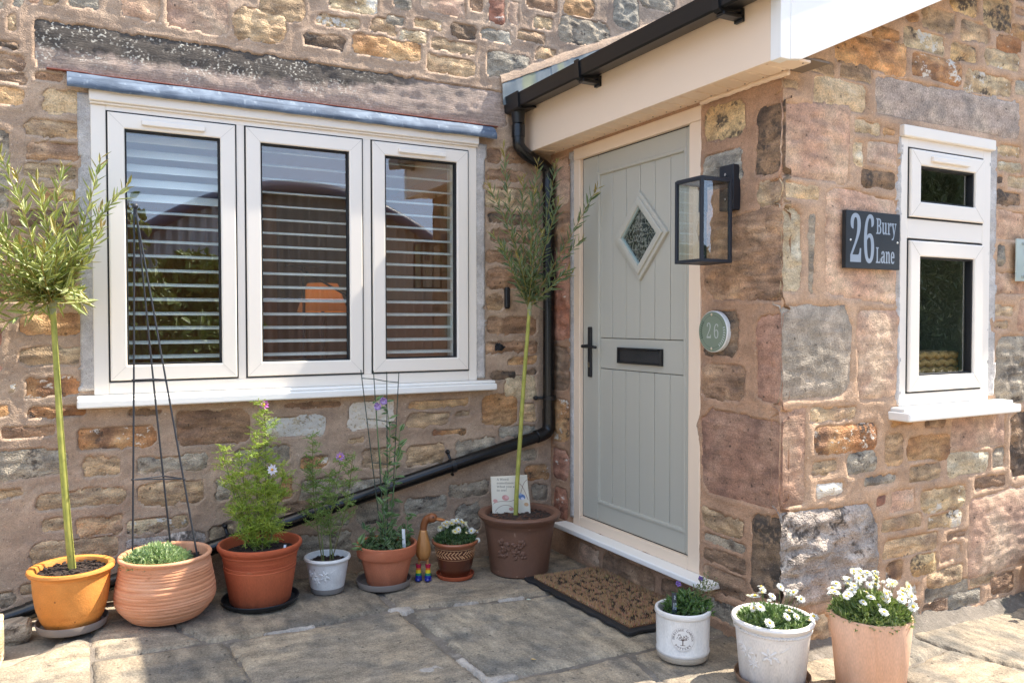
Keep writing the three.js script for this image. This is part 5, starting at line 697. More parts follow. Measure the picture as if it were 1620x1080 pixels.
// ---------- plants ----------
const lerpC = (a, b, t) => [mix(a[0], b[0], t), mix(a[1], b[1], t), mix(a[2], b[2], t)];
function willow(label, pos, trunkPts, r0, r1, graft, tips, seed, opt) {
  const t = thing('willow_tree', label, 'tree', pos), R = rng(seed), o = V(...pos), loc = p => V(...p).sub(o);
  const tp = trunkPts.map(loc); const g = tube(tp, r0, f => mix(r0, r1, f) * (1 + 0.05 * F2(f * 23, seed, 4)), 60, 12); part('trunk', g, barkMat, t);
  part('graft_union', join([ball(tp.at(-1).x, tp.at(-1).y + 0.004, tp.at(-1).z, r1 * 1.5, 0.035, r1 * 1.5), cyl(r1 * 1.25, r1 * 1.25, [tp.at(-1).x, tp.at(-1).y - 0.05, tp.at(-1).z], [tp.at(-1).x, tp.at(-1).y - 0.025, tp.at(-1).z], 12)]), std([146, 148, 112], 0.8), t);
  const tw = new MB(), lf = new MB(), G = loc(graft);
  for (const tip of tips) {
    const e = loc(tip), d = e.clone().sub(G), L = d.length(), sag = V((R() - 0.5) * 0.06, (R() - 0.2) * 0.05 * (opt.sag ?? 1), (R() - 0.5) * 0.06);
    const c = new THREE.CatmullRomCurve3([G.clone().add(V((R() - 0.5) * 0.012, (R() - 0.5) * 0.03, (R() - 0.5) * 0.012)), G.clone().addScaledVector(d, 0.3).add(sag.clone().multiplyScalar(0.8)), G.clone().addScaledVector(d, 0.65).add(sag), e]);
    tw.addTube([0, 0.2, 0.4, 0.6, 0.8, 1].map(f => c.getPoint(f)), 0.0032, 0.0012, 12, 5, lerpC([0.22, 0.20, 0.05], [0.30, 0.20, 0.05], R()));
    const n = Math.floor(L / opt.step); let ph = R() * 6;
    for (let i = 2; i <= n; i++) {
      const f = i / n, p = c.getPoint(Math.min(1, f)), tg = c.getTangent(Math.min(1, f)); ph += 2.4;
      let s = V().crossVectors(tg, V(0.2, 0.5, 1)).normalize(); s.applyAxisAngle(tg, ph); const dir = s.multiplyScalar(1.0 - 0.35 * f).addScaledVector(tg, 0.42 + 0.5 * f).add(V(0, 0.12, 0));
      const l = opt.leaf * (0.75 + 0.5 * R()) * (f > 0.93 ? 0.7 : 1), y = f > 0.92, col = y ? lerpC([0.36, 0.34, 0.05], [0.42, 0.30, 0.06], R()) : lerpC(opt.c0, opt.c1, R());
      lf.leaf(p, dir, tg, l, l * (0.19 + 0.07 * R()), 0.25 * (R() - 0.3), col);
    }
  }
  const tm = part('twigs', tw.geo(), std(0xffffff, 0.7, { vertexColors: true }), t); tm.userData.kind = 'stuff'; const cm = part('crown', lf.geo(), leafMat, t); cm.userData.kind = 'stuff'; return t;
}
{
  const R = rng(61), g1 = [-2.545, 1.429, 0.255], tips = [[-2.36, 2.04, 0.22], [-2.26, 1.93, 0.24], [-2.36, 1.74, 0.32], [-2.40, 1.60, 0.34], [-2.50, 2.00, 0.20], [-2.72, 2.02, 0.22], [-2.66, 1.93, 0.36], [-2.90, 1.86, 0.30], [-2.95, 1.66, 0.40], [-2.86, 1.46, 0.45], [-2.76, 1.33, 0.40], [-2.46, 1.84, 0.40], [-2.58, 1.86, 0.46], [-2.74, 1.76, 0.52], [-2.52, 1.70, 0.46], [-2.64, 1.64, 0.50], [-2.84, 1.60, 0.16], [-2.36, 1.84, 0.14], [-2.60, 1.95, 0.10], [-2.78, 1.84, 0.10], [-2.92, 1.40, 0.30]];
  for (let i = 0; i < 26; i++) { const a = R() * 6.28, e = -0.15 + R() * 1.1, l = 0.24 + R() * 0.22; tips.push([Math.min(-2.44, g1[0] + Math.cos(a) * Math.cos(e) * l), g1[1] + Math.sin(e) * l, Math.max(0.06, g1[2] + Math.sin(a) * Math.cos(e) * l * 0.8)]); }
  willow('dense yellow-green standard willow in the orange bowl pot', at(-2.49, 0.30, 0.23), [[-2.485, 0.30, 0.30], [-2.497, 0.45, 0.298], [-2.512, 0.70, 0.29], [-2.525, 0.95, 0.28], [-2.535, 1.2, 0.265], g1], 0.0155, 0.0105, g1, tips, 62, { step: 0.0125, leaf: 0.070, c0: [0.24, 0.31, 0.05], c1: [0.50, 0.52, 0.14] });
}
{
  const g2 = [-0.335, 1.43, 0.33]; const w = [[-0.475, 2.27, 0.30], [-0.585, 2.06, 0.33], [-0.30, 2.19, 0.36], [-0.14, 2.22, 0.28], [-0.05, 2.05, 0.55], [-0.10, 1.78, 0.48], [-0.13, 1.60, 0.42], [-0.56, 1.80, 0.34], [-0.54, 1.73, 0.42], [-0.38, 2.04, 0.46], [-0.22, 1.98, 0.44], [-0.33, 2.12, 0.26], [-0.25, 2.06, 0.30], [-0.47, 1.66, 0.46], [-0.20, 1.62, 0.50], [-0.36, 1.80, 0.50]];
  willow('sparse grey-green standard willow in the large brown pot', at(-0.40, 0.32, 0.29), [[-0.412, 0.29, 0.315], [-0.405, 0.45, 0.315], [-0.385, 0.75, 0.32], [-0.365, 1.05, 0.325], [-0.345, 1.3, 0.33], g2], 0.0125, 0.009, g2, w, 63, { step: 0.013, leaf: 0.066, sag: 0.6, c0: [0.12, 0.19, 0.06], c1: [0.24, 0.31, 0.11] });
}
function petals(mb, c, n, nrm, r, w, col, cup, droop = 0) { const a = Math.abs(nrm.y) > 0.9 ? V(1, 0, 0) : V(0, 1, 0), s = V().crossVectors(nrm, a).normalize(), t = V().crossVectors(nrm, s); for (let i = 0; i < n; i++) { const an = i / n * 6.2832, d = s.clone().multiplyScalar(Math.cos(an)).addScaledVector(t, Math.sin(an)).addScaledVector(nrm, cup); mb.leaf(c, d, nrm, r * (0.9 + 0.2 * ((i * 7) % 5) / 5), w, droop, col, 0.05); } }
function feathery(label, pos, stems, seed, opt) {
  const t = thing('cosmos_plant', label, 'plant', pos), R = rng(seed), o = V(...pos), sb = new MB(), fb = new MB();
  for (const [base, tip, k] of stems) {
    const b = V(...base).sub(o), e = V(...tip).sub(o), mid = b.clone().lerp(e, 0.5).add(V((R() - 0.5) * 0.05, 0.02, (R() - 0.5) * 0.05)), c = new THREE.CatmullRomCurve3([b, mid, e]);
    sb.addTube([0, 0.25, 0.5, 0.75, 1].map(f => c.getPoint(f)), 0.0032, 0.0014, 14, 6, lerpC([0.16, 0.12, 0.05], [0.12, 0.18, 0.04], R()));
    const L = b.distanceTo(e), n = Math.floor(L / opt.node);
    const spray = (p, d, l, col) => { const end = p.clone().addScaledVector(d, l).add(V(0, -0.2 * l * R(), 0)); fb.thread(p, end, 0.0016, col); const m = 8; for (let j = 1; j <= m; j++) { const h = p.clone().lerp(end, j / m), s = V(R() - 0.5, R() - 0.45, R() - 0.5).normalize().addScaledVector(d, 0.75).normalize(); fb.thread(h, h.clone().addScaledVector(s, l * (0.45 - 0.25 * j / m) * (0.6 + 0.6 * R())), 0.0015, col); } };
    for (let i = Math.floor(n * (opt.from ?? 0.12)); i <= n; i++) {
      const f = i / n, p = c.getPoint(f), a = i * 2.4 + R(), bl = (0.03 + 0.10 * R()) * (1 - 0.6 * f) * (k ?? 1) * (opt.bush ?? 1), bd = V(Math.cos(a), 0.7 + 0.5 * R(), Math.sin(a)).normalize(), q = p.clone().addScaledVector(bd, bl);
      sb.addTube([p, p.clone().lerp(q, 0.5).add(V(0, -0.004, 0)), q], 0.0013, 0.0009, 3, 4, [0.20, 0.26, 0.05]);
      for (let w = 0; w < opt.leaves; w++) { const an = R() * 6.28, d = V(Math.cos(an), R() * 1.1 - 0.1, Math.sin(an)).normalize(); spray(p.clone().lerp(q, Math.sqrt(R())), d, opt.len * (0.45 + 0.6 * R()) * (1 - 0.3 * f), lerpC(opt.c0, opt.c1, R())); }
    }
  }
  const s = part('stems', sb.geo(), std(0xffffff, 0.7, { vertexColors: true }), t); const f = part('foliage', fb.geo(), leafMat, t); f.userData.kind = 'stuff';
  for (const [p, col, nrm] of opt.flowers) { const mb = new MB(), c = V(...p).sub(o), N = V(...nrm).normalize(); petals(mb, c, 9, N, 0.026, 0.0125, col, 0.25, 0.2); const g = ball(0, 0, 0, 0.006, 0.006, 0.006, 8), q = g.attributes.position, off = mb.p.length / 3; for (let i = 0; i < q.count; i++) mb.v(V(q.getX(i), q.getY(i), q.getZ(i)).add(c).addScaledVector(N, 0.004), [0.75, 0.38, 0.03]); for (const k of g.index.array) mb.i.push(off + k); part('flower', mb.geo(), petalMat, t); }
  return t;
}
feathery('tall bright cosmos with one magenta and one white flower', at(-1.733, 0.29, 0.236), [[[-1.72, 0.28, 0.29], [-1.705, 0.955, 0.27]], [[-1.73, 0.28, 0.28], [-1.88, 0.76, 0.21], 1.2], [[-1.75, 0.28, 0.30], [-1.81, 0.72, 0.28], 1.2], [[-1.72, 0.28, 0.30], [-1.73, 0.83, 0.30]], [[-1.70, 0.28, 0.30], [-1.635, 0.66, 0.34], 1.2], [[-1.71, 0.28, 0.27], [-1.62, 0.58, 0.30], 1.2], [[-1.74, 0.28, 0.26], [-1.83, 0.60, 0.20]], [[-1.73, 0.28, 0.31], [-1.72, 0.64, 0.36], 1.2], [[-1.70, 0.28, 0.27], [-1.68, 0.70, 0.22], 1.2], [[-1.75, 0.28, 0.29], [-1.86, 0.50, 0.28]]], 71, { node: 0.030, leaves: 8, len: 0.075, c0: [0.34, 0.50, 0.02], c1: [0.58, 0.66, 0.06], flowers: [[[-1.706, 0.965, 0.275], [0.50, 0.10, 0.44], [-0.5, 0.5, 0.8]], [[-1.695, 0.685, 0.385], [0.80, 0.76, 0.82], [-0.4, 0.1, 0.9]]] });
feathery('small sparse cosmos with one pink flower in the white relief pot', at(-1.413, 0.258, 0.143), [[[-1.435, 0.18, 0.26], [-1.47, 0.78, 0.22]], [[-1.40, 0.18, 0.26], [-1.35, 0.66, 0.28]], [[-1.395, 0.18, 0.25], [-1.295, 0.69, 0.29]], [[-1.43, 0.18, 0.26], [-1.475, 0.64, 0.20]], [[-1.385, 0.2, 0.26], [-1.40, 0.60, 0.26]]], 72, { node: 0.034, leaves: 6, from: 0.34, bush: 0.8, len: 0.075, c0: [0.18, 0.32, 0.03], c1: [0.34, 0.46, 0.07], flowers: [[[-1.355, 0.70, 0.285], [0.42, 0.20, 0.46], [-0.4, 0.5, 0.8]]] });
function cushion(name, label, cat, pos, R0, H, n, len, w, c0, c1, seed, flowers) {
  const t = thing(name, label, cat, pos), R = rng(seed), mb = new MB(), st = new MB();
  for (let i = 0; i < n; i++) { const a = R() * 6.28, q = Math.sqrt(R()), h = H * (1 - 0.75 * q * q) * (0.35 + 0.65 * R()), p = V(Math.cos(a) * q * R0, h, Math.sin(a) * q * R0), d = V(Math.cos(a) * (0.2 + 0.6 * q), 0.35 + 0.6 * R(), Math.sin(a) * (0.2 + 0.6 * q)).add(V(R() - 0.5, R() - 0.5, R() - 0.5).multiplyScalar(1.7)); mb.leaf(p, d, V(R() - 0.5, 1, R() - 0.5), len * (0.6 + 0.8 * R()), w * (0.7 + 0.6 * R()), 0.3 * (R() - 0.3), lerpC(c0, c1, R())); if (i % 9 === 0) st.addTube([V(p.x * 0.3, 0, p.z * 0.3), V(p.x * 0.7, h * 0.55, p.z * 0.7), p], 0.0016, 0.001, 5, 4, [c0[0] * 0.9, c0[1] * 0.8, c0[2]]); }
  const s = part('stems', st.geo(), std(0xffffff, 0.8, { vertexColors: true }), t); s.userData.kind = 'stuff'; const f = part('foliage', mb.geo(), leafMat, t); f.userData.kind = 'stuff'; return t;
}
cushion('cushion_plant', 'low bright green cushion plant in the ribbed pot', 'plant', [-2.175, slope(-2.135) + 0.240, 0.345], 0.125, 0.075, 2200, 0.026, 0.009, [0.30, 0.44, 0.15], [0.54, 0.64, 0.32], 81);
// daisies: one head geometry shared by all, each head a part
const daisyGeo = [0, 1, 2].map(v => { const mb = new MB(), N = V(0, 1, 0), w = v === 2 ? [0.80, 0.78, 0.52] : [0.86, 0.86, 0.80]; petals(mb, V(0, 0, 0), 17, N, 0.0165, 0.0056, w, 0.14 + 0.1 * v, 0.15); petals(mb, V(0, 0.001, 0), 13, N, 0.0125, 0.005, w, 0.4, 0.1); const g = ball(0, 0.0025, 0, 0.0048, 0.0035, 0.0048, 9), q = g.attributes.position, off = mb.p.length / 3; for (let i = 0; i < q.count; i++) mb.v(V(q.getX(i), q.getY(i), q.getZ(i)), [0.72, 0.52, 0.06]); for (const k of g.index.array) mb.i.push(off + k); return mb.geo(); });
function daisies(label, pos, R0, H, heads, seed, o = {}) {
  const t = cushion('daisy_plant', label, 'plant', pos, R0, H * 0.8, o.n ?? 1300, 0.024, 0.012, o.c0 ?? [0.07, 0.15, 0.04], o.c1 ?? [0.17, 0.27, 0.07], seed), R = rng(seed + 1), st = new MB();
  heads.forEach(([x, y, z], i) => { const m = part('flower_head', daisyGeo[R() < 0.2 ? 2 : i % 2], petalMat, t), s = (o.size ?? 1) * (R() < 0.18 ? 0.5 : 0.8 + 0.45 * R()); m.position.set(x, y, z); m.scale.setScalar(s); m.rotation.set(0.9 * (R() - 0.4) + z * 2.4 + 0.2, R() * 6, -x * 2.4 - 0.1 + 0.9 * (R() - 0.5)); st.addTube([V(x * 0.35, 0, z * 0.35), V(x * 0.8, y * 0.55, z * 0.8), V(x, y, z)], 0.0013, 0.001, 6, 4, [0.12, 0.18, 0.05]); });
  const s = part('flower_stalks', st.geo(), std(0xffffff, 0.8, { vertexColors: true }), t); s.userData.kind = 'stuff'; return t;
}
const dome = (n, R0, H, seed, f) => { const R = rng(seed), o = []; for (let i = 0; i < n; i++) { const a = R() * 6.28, q = Math.sqrt((i + 0.5) / n), x = Math.cos(a) * q * R0, z = Math.sin(a) * q * R0; o.push(f ? f(x, H * (1 - 0.45 * q * q) + (R() - 0.5) * 0.05, z, R) : [x, H * (1 - 0.5 * q * q) + (R() - 0.5) * 0.012, z]); } return o; };
daisies('white daisies with yellow buds in the glazed herringbone pot', [-0.755, slope(-0.755) + 0.180, 0.29], 0.095, 0.10, [...dome(30, 0.085, 0.118, 91), [0.105, 0.055, 0.035], [0.10, 0.015, 0.06]], 92, { size: 1.12 });
daisies('sprawling white daisies in the rope-rimmed pot', [-0.2, slope(-0.2) + 0.216, 1.915], 0.12, 0.075, [[-0.13, 0.095, 0.03], [-0.115, 0.10, 0.05], [-0.10, 0.125, 0.01], [-0.085, 0.14, 0.03], [-0.07, 0.118, 0.05], [-0.06, 0.15, 0.0], [-0.045, 0.125, 0.04], [-0.09, 0.112, -0.02], [-0.03, 0.13, -0.02], [0.02, 0.065, 0.06], [0.035, 0.05, 0.08], [0.06, 0.125, -0.02], [0.075, 0.115, 0.0], [0.09, 0.11, 0.02], [0.10, 0.095, -0.01], [0.085, 0.10, 0.04], [0.115, 0.085, 0.03], [0.08, 0.03, 0.10], [0.13, 0.03, 0.075], [0.12, 0.10, -0.03], [-0.10, 0.05, 0.08], [-0.02, 0.06, 0.085]], 94, { n: 1000, size: 1.15, c0: [0.12, 0.22, 0.05], c1: [0.30, 0.40, 0.12] });
daisies('dense mound of white daisies in the peach pot', [0.081, slope(0.081) + 0.266, 2.118], 0.13, 0.11, [...dome(62, 0.15, 0.155, 95, (x, y, z, R) => [x, y, z])], 96, { n: 2300, size: 1.15, c0: [0.18, 0.28, 0.05], c1: [0.42, 0.48, 0.14] });
cushion('trailing_plant', 'loose leafy trailing plant with tiny violet flowers in the stamped pot', 'plant', [-0.325, slope(-0.351) + 0.172, 1.59], 0.085, 0.075, 480, 0.030, 0.014, [0.08, 0.18, 0.03], [0.22, 0.34, 0.07], 98);
{ const t = scene.children.at(-1), R = rng(99), st = new MB(), lf = new MB(); for (let i = 0; i < 26; i++) { const a = -0.5 + R() * 2.2, L = 0.09 + R() * 0.09, e = V(Math.cos(a) * L, 0.03 + R() * 0.07, Math.sin(a) * L * 0.6 - 0.02); st.addTube([V(0, 0, 0), V(e.x * 0.5, 0.05, e.z * 0.5), e], 0.001, 0.0007, 8, 4, [0.22, 0.16, 0.07]); for (let k = 2; k < 9; k++) { const p = V(e.x * k / 8, 0.05 * Math.sin(k / 8 * 2.2) + e.y * k / 10, e.z * k / 8); lf.leaf(p, V(R() - 0.5, R() * 0.6, R() - 0.5), V(0, 1, 0), 0.016, 0.006, 0.1, lerpC([0.12, 0.2, 0.04], [0.28, 0.26, 0.08], R())); } } const f = part('trailing_stems', st.geo(), std(0xffffff, 0.8, { vertexColors: true }), t); f.userData.kind = 'stuff'; const l = part('trailing_leaves', lf.geo(), leafMat, t); l.userData.kind = 'stuff'; for (const p of [[0.0, 0.10, -0.06], [0.11, 0.105, -0.05]]) { const mb = new MB(); petals(mb, V(...p), 5, V(-0.3, 0.5, 0.8).normalize(), 0.014, 0.012, [0.20, 0.10, 0.36], 0.2); part('flower', mb.geo(), petalMat, t); } }
// sweet peas climbing the fan of wires
{
  const b = at(-1.118, 0.268, 0.186), o = V(...b), t = thing('sweet_pea_plant', 'climbing sweet peas with two lilac blooms on the fan wires', 'plant', b), R = rng(105), st = new MB(), lf = new MB();
  const loc = p => V(...p).sub(o); const stems = [[[-1.12, 0.21, 0.27], [-1.125, 0.42, 0.27], [-1.105, 0.62, 0.27], [-1.095, 0.80, 0.26], [-1.11, 0.95, 0.25]], [[-1.10, 0.21, 0.28], [-1.09, 0.45, 0.28], [-1.06, 0.66, 0.27], [-1.045, 0.80, 0.27]], [[-1.13, 0.21, 0.27], [-1.14, 0.40, 0.28], [-1.12, 0.58, 0.28]], [[-1.05, 0.21, 0.29], [-1.02, 0.30, 0.29], [-1.01, 0.385, 0.28]], [[-1.19, 0.2, 0.3], [-1.25, 0.24, 0.31], [-1.27, 0.27, 0.31]], [[-1.14, 0.6, 0.26], [-1.155, 0.80, 0.25], [-1.16, 0.955, 0.245]]];
  const leafo = (p, l, c) => { const d = V(R() - 0.5, R() * 0.8 - 0.1, R() - 0.3); lf.leaf(p, d, V(0, 1, 0.4), l, l * 0.55, 0.2, c, 0.1); };
  stems.forEach((s, i) => { const P = s.map(loc), c = new THREE.CatmullRomCurve3(P), L = c.getLength(); st.addTube(P, 0.0026, 0.0014, 22, 5, [0.13, 0.22, 0.08]); const n = Math.floor(L / 0.034); for (let k = 1; k <= n; k++) { if (i === 5 && k < n) continue; const p = c.getPoint(k / n); for (let q = 0; q < (i > 2 ? 3 : 2); q++) leafo(p, 0.032 + R() * 0.032, lerpC([0.14, 0.27, 0.08], [0.28, 0.42, 0.15], R())); if (R() < 0.5) st.thread(p, p.clone().add(V((R() - 0.5) * 0.08, R() * 0.05, (R() - 0.5) * 0.04)), 0.0007, [0.2, 0.28, 0.1]); } });
  for (let i = 0; i < 420; i++) { const a = R() * 6.28, q = Math.sqrt(R()) * 0.12, p = V(Math.cos(a) * q, R() * R() * 0.12, Math.sin(a) * q); leafo(p, 0.018 + R() * 0.024, lerpC([0.07, 0.16, 0.04], [0.22, 0.32, 0.10], R())); }
  const s = part('stems', st.geo(), std(0xffffff, 0.8, { vertexColors: true }), t); const f = part('foliage', lf.geo(), leafMat, t); f.userData.kind = 'stuff';
  for (const p of [[-1.128, 0.955, 0.262], [-1.158, 0.930, 0.262]]) { const mb = new MB(), c = loc(p); petals(mb, c, 5, V(-0.4, 0.1, 0.9).normalize(), 0.023, 0.026, [0.50, 0.30, 0.66], 0.5); petals(mb, c.clone().add(V(-0.004, -0.004, 0.006)), 3, V(-0.3, 0.3, 0.9).normalize(), 0.014, 0.016, [0.58, 0.42, 0.72], 0.9); part('flower', mb.geo(), petalMat, t); }
}
{ // red geranium in the pot at the wall end
  const t = cushion('geranium_plant', 'leafy geranium with a red flower at the wall end', 'plant', [1.80, slope(1.80) + 0.178, 1.92], 0.15, 0.22, 500, 0.05, 0.032, [0.06, 0.13, 0.03], [0.14, 0.22, 0.06], 111); const R = rng(5); for (const p of [[-0.13, 0.235, 0.02], [0.04, 0.27, 0.05]]) { const mb = new MB(); for (let i = 0; i < 14; i++) petals(mb, V(p[0] + (R() - 0.5) * 0.03, p[1] + (R() - 0.5) * 0.025, p[2] + (R() - 0.5) * 0.03), 5, V(R() - 0.5, 0.6, R() - 0.2).normalize(), 0.012, 0.011, [0.62, 0.02, 0.03], 0.2); mb.addTube([V(0, 0, 0), V(p[0] * 0.6, 0.12, p[2]), V(...p)], 0.002, 0.0015, 6, 5, [0.12, 0.2, 0.05]); part('flower', mb.geo(), petalMat, t); }
}
// ---------- wires, labels, ornaments ----------
{
  const t = thing('obelisk_frame', 'tall black wire obelisk with ball top in the ribbed pot', 'plant support', [-2.135, slope(-2.135) + 0.235, 0.325]), o = V(-2.135, slope(-2.135) + 0.235, 0.325), loc = p => V(...p).sub(o), top = loc([-2.235, 1.83, 0.30]);
  const feet = [[-2.262, 0.28, 0.275], [-2.005, 0.28, 0.385], [-2.10, 0.28, 0.245]].map(loc), wire = std([44, 46, 52], 0.5);
  feet.forEach((f, i) => part('leg', tube([f, f.clone().lerp(top, 0.5), top.clone().add(V((i - 1) * 0.004, -0.004, 0))], 0.0042, 0.0036, 6, 8), wire, t)); part('finial', ball(top.x, top.y + 0.006, top.z, 0.0125), wire, t);
  for (const k of [0.255, 0.53]) { const P = feet.map(f => f.clone().lerp(top, k)); const g = []; for (let i = 0; i < 3; i++) { const a = P[i], b = P[(i + 1) % 3]; g.push(tube([a, a.clone().lerp(b, 0.5), b], 0.0030, 0.0030, 4, 6)); const to = new THREE.TorusGeometry(0.007, 0.0026, 6, 14); to.rotateX(Math.PI / 2); to.translate(a.x, a.y, a.z); g.push(to); } part('cross_ring', join(g), wire, t); }
}
{
  const b = at(-1.118, 0.268, 0.18), o = V(...b), t = thing('fan_trellis', 'thin green wire fan trellis in the collared terracotta pot', 'plant support', b), loc = p => V(...p).sub(o), w = std([58, 70, 60], 0.5);
  const foot = [[-1.132, 0.19, 0.262], [-1.122, 0.19, 0.262], [-1.112, 0.19, 0.264], [-1.10, 0.19, 0.266]], tops = [[-1.228, 1.11, 0.215], [-1.170, 1.105, 0.235], [-1.108, 1.10, 0.255], [-1.052, 1.098, 0.275]].map(loc), F = foot.map(loc); tops.forEach((p, i) => part('wire', tube([F[i], F[i].clone().lerp(p, 0.5), p], 0.0028, 0.0024, 4, 6), w, t)); for (const k of [0.955, 0.735, 0.50]) part('cross_wire', tube([F[0].clone().lerp(tops[0], k), F[1].clone().lerp(tops[1], k), F[2].clone().lerp(tops[2], k - 0.008), F[3].clone().lerp(tops[3], k - 0.012)], 0.0022, 0.0022, 8, 6), w, t);
}
function tag(name, label, pos, w, h, mat, lean, ry) { const g = new RoundedBoxGeometry(w, h, 0.002, 2, 0.0009); g.translate(0, h / 2 - 0.03, 0); const m = single(name, g, mat, label, 'plant label', 'plant labels'); m.position.set(...pos); m.rotation.set(lean, ry, lean * 0.8); return m; }
tag('plant_label', 'small white label in the large terracotta pot', [-1.64, slope(-1.733) + 0.245, 0.37], 0.011, 0.058, std([226, 228, 230], 0.5), -0.1, -0.5); tag('plant_label', 'tall white weathered label among the sweet peas', [-1.06, slope(-1.118) + 0.19, 0.36], 0.016, 0.135, std([222, 224, 226], 0.6), 0.08, -0.5);
{ const r = rng(12), map = canvasTex(64, 512, (x, w, h) => { x.fillStyle = 'rgb(36,46,54)'; x.fillRect(0, 0, w, h); x.fillStyle = 'rgb(176,188,192)'; x.save(); x.translate(44, 40); x.rotate(Math.PI / 2); x.strokeStyle = 'rgb(176,188,192)'; x.lineWidth = 5; for (const [x0, y0, n] of [[0, 4, 9], [130, -12, 14], [130, 18, 13]]) { x.beginPath(); for (let i = 0; i < n; i++) x.lineTo(x0 + i * 9, y0 + (i % 2 ? -9 : 9) * (0.5 + r())); x.stroke(); } x.restore(); }); const t = thing('plant_label', 'black written label in the stamped cream pot', 'plant label', [-0.415, slope(-0.351) + 0.158, 1.615], 'plant labels'); part('stake', bx(-0.0095, -0.03, -0.001, 0.0095, 0.115, 0.001, 0.0008), std([36, 46, 54], 0.5), t); const f = faceQuad(-0.009, 0.0, 0.009, 0.114); f.translate(0, 0, 0.0014); part('lettering', f, std(0xffffff, 0.5, { map }), t); t.rotation.set(-0.06, -0.45, -0.03); }
{ // painted verse tablet in the brown pot
  const t = thing('verse_tablet', 'cream stone tablet with painted flowers and a verse, in the brown pot', 'tablet', [-0.408, slope(-0.395) + 0.297, 0.245]), r = rng(3);
  const o = [[-0.095, 0], [0.112, 0], [0.108, 0.06], [0.099, 0.14], [0.094, 0.207], [0.02, 0.203], [-0.104, 0.198], [-0.101, 0.10]], g = extr(o, 0.014, 0.003); part('slab', g, std([214, 204, 184], 0.85, { bumpMap: gritBump, bumpScale: 0.002 }), t);
  const map = canvasTex(512, 512, (x, w, h) => { x.fillStyle = 'rgb(216,208,190)'; x.fillRect(0, 0, w, h); x.fillStyle = 'rgb(128,122,110)'; x.font = 'bold 40px serif'; ['A Weed', 'sometimes is', 'What you are', 'to see!'].forEach((s, i) => x.fillText(s, 78, 70 + i * 48)); x.strokeStyle = 'rgb(140,108,92)'; x.lineWidth = 6; x.beginPath(); x.moveTo(30, 380); x.bezierCurveTo(160, 300, 240, 400, 330, 300); x.bezierCurveTo(420, 260, 380, 120, 470, 60); x.stroke(); x.beginPath(); x.moveTo(60, 480); x.bezierCurveTo(120, 360, 280, 380, 300, 470); x.stroke(); x.beginPath(); x.moveTo(320, 90); x.bezierCurveTo(420, 110, 440, 240, 480, 330); x.stroke(); for (const [a, b, q, c] of [[190, 300, 46, 'rgb(196,140,134)'], [206, 292, 26, 'rgb(214,168,160)'], [60, 340, 30, 'rgb(200,150,140)'], [260, 450, 28, 'rgb(190,140,130)'], [400, 290, 44, 'rgb(96,124,172)'], [408, 312, 22, 'rgb(214,214,226)'], [456, 390, 30, 'rgb(200,160,120)'], [384, 254, 18, 'rgb(150,172,200)']]) { x.fillStyle = c; x.beginPath(); x.ellipse(a, b, q, q * 0.8, 0.3, 0, 7); x.fill(); } });
  const s = new THREE.ShapeGeometry(new THREE.Shape(o.map(([a, b]) => new THREE.Vector2(a * 0.97, b * 0.97 + 0.003)))), p = s.attributes.position, uv = s.attributes.uv; for (let i = 0; i < p.count; i++) uv.setXY(i, (p.getX(i) + 0.104) / 0.216, p.getY(i) / 0.207); s.translate(0, 0, 0.0178); part('painted_face', s, std(0xffffff, 0.8, { map }), t); t.rotation.set(-0.08, -0.50, -0.03);
}
{ // wooden duck in rainbow boots
  const t = thing('duck_ornament', 'wooden duck ornament in rainbow striped boots between two pots', 'ornament', [-0.925, slope(-0.925) + 0.006, 0.275]); t.rotation.y = -0.5;
  const wood = std(0xffffff, 0.45, { map: tex(256, (u, v) => { const m = 1 + 0.25 * fbm(u, v, 12, 3, 3, 9); return [178 * m, 124 * m, 70 * m]; }) });
  const body = lathe([[0, 0.098], [0.022, 0.102], [0.036, 0.122], [0.040, 0.150], [0.034, 0.185], [0.026, 0.215], [0.021, 0.24], [0.017, 0.255], [0.0, 0.258]], 28, 1.5); part('body', body, wood, t);
  part('neck', tube([[0, 0.245, 0], [0.004, 0.28, 0.0], [0.018, 0.308, 0.002], [0.038, 0.318, 0.004]], 0.017, 0.019, 16, 14), std([132, 78, 42], 0.5), t); part('head', ball(0.046, 0.316, 0.005, 0.027, 0.024, 0.023, 16), std([132, 78, 42], 0.5), t); part('beak', (() => { const g = ball(0, 0, 0, 0.03, 0.008, 0.014, 12); g.rotateZ(-0.15); g.translate(0.084, 0.308, 0.006); return g; })(), std([168, 104, 52], 0.5), t); part('eye', ball(0.054, 0.324, 0.027, 0.004), blackMatt, t);
  for (const s of [-1, 1]) { part('leg', cyl(0.006, 0.007, [s * 0.022, 0.07, 0.008], [s * 0.02, 0.125, 0.0], 10), wood, t); const b = holder('boot', t); const bands = [[0, 0.026, 'rgb', [30, 48, 150], 0.0185, 0.0165], [0.026, 0.038, 0, [40, 130, 84], 0.0165, 0.0145], [0.038, 0.054, 0, [226, 200, 40], 0.0145, 0.0125], [0.054, 0.064, 0, [222, 110, 50], 0.0125, 0.012], [0.064, 0.082, 0, [190, 30, 70], 0.0125, 0.0155]]; for (const [a, c, , col, ra, rb] of bands) part('boot_stripe', lathe([[0, a], [ra, a], [rb, c], [0, c]], 20).translate(s * 0.024, 0, 0.008), phy(col, 0.2, { clearcoat: 0.6 }), b); part('boot_toe', ball(s * 0.024, 0.009, 0.024, 0.0165, 0.0125, 0.024, 14), phy([26, 42, 140], 0.2, { clearcoat: 0.6 }), b); }
}
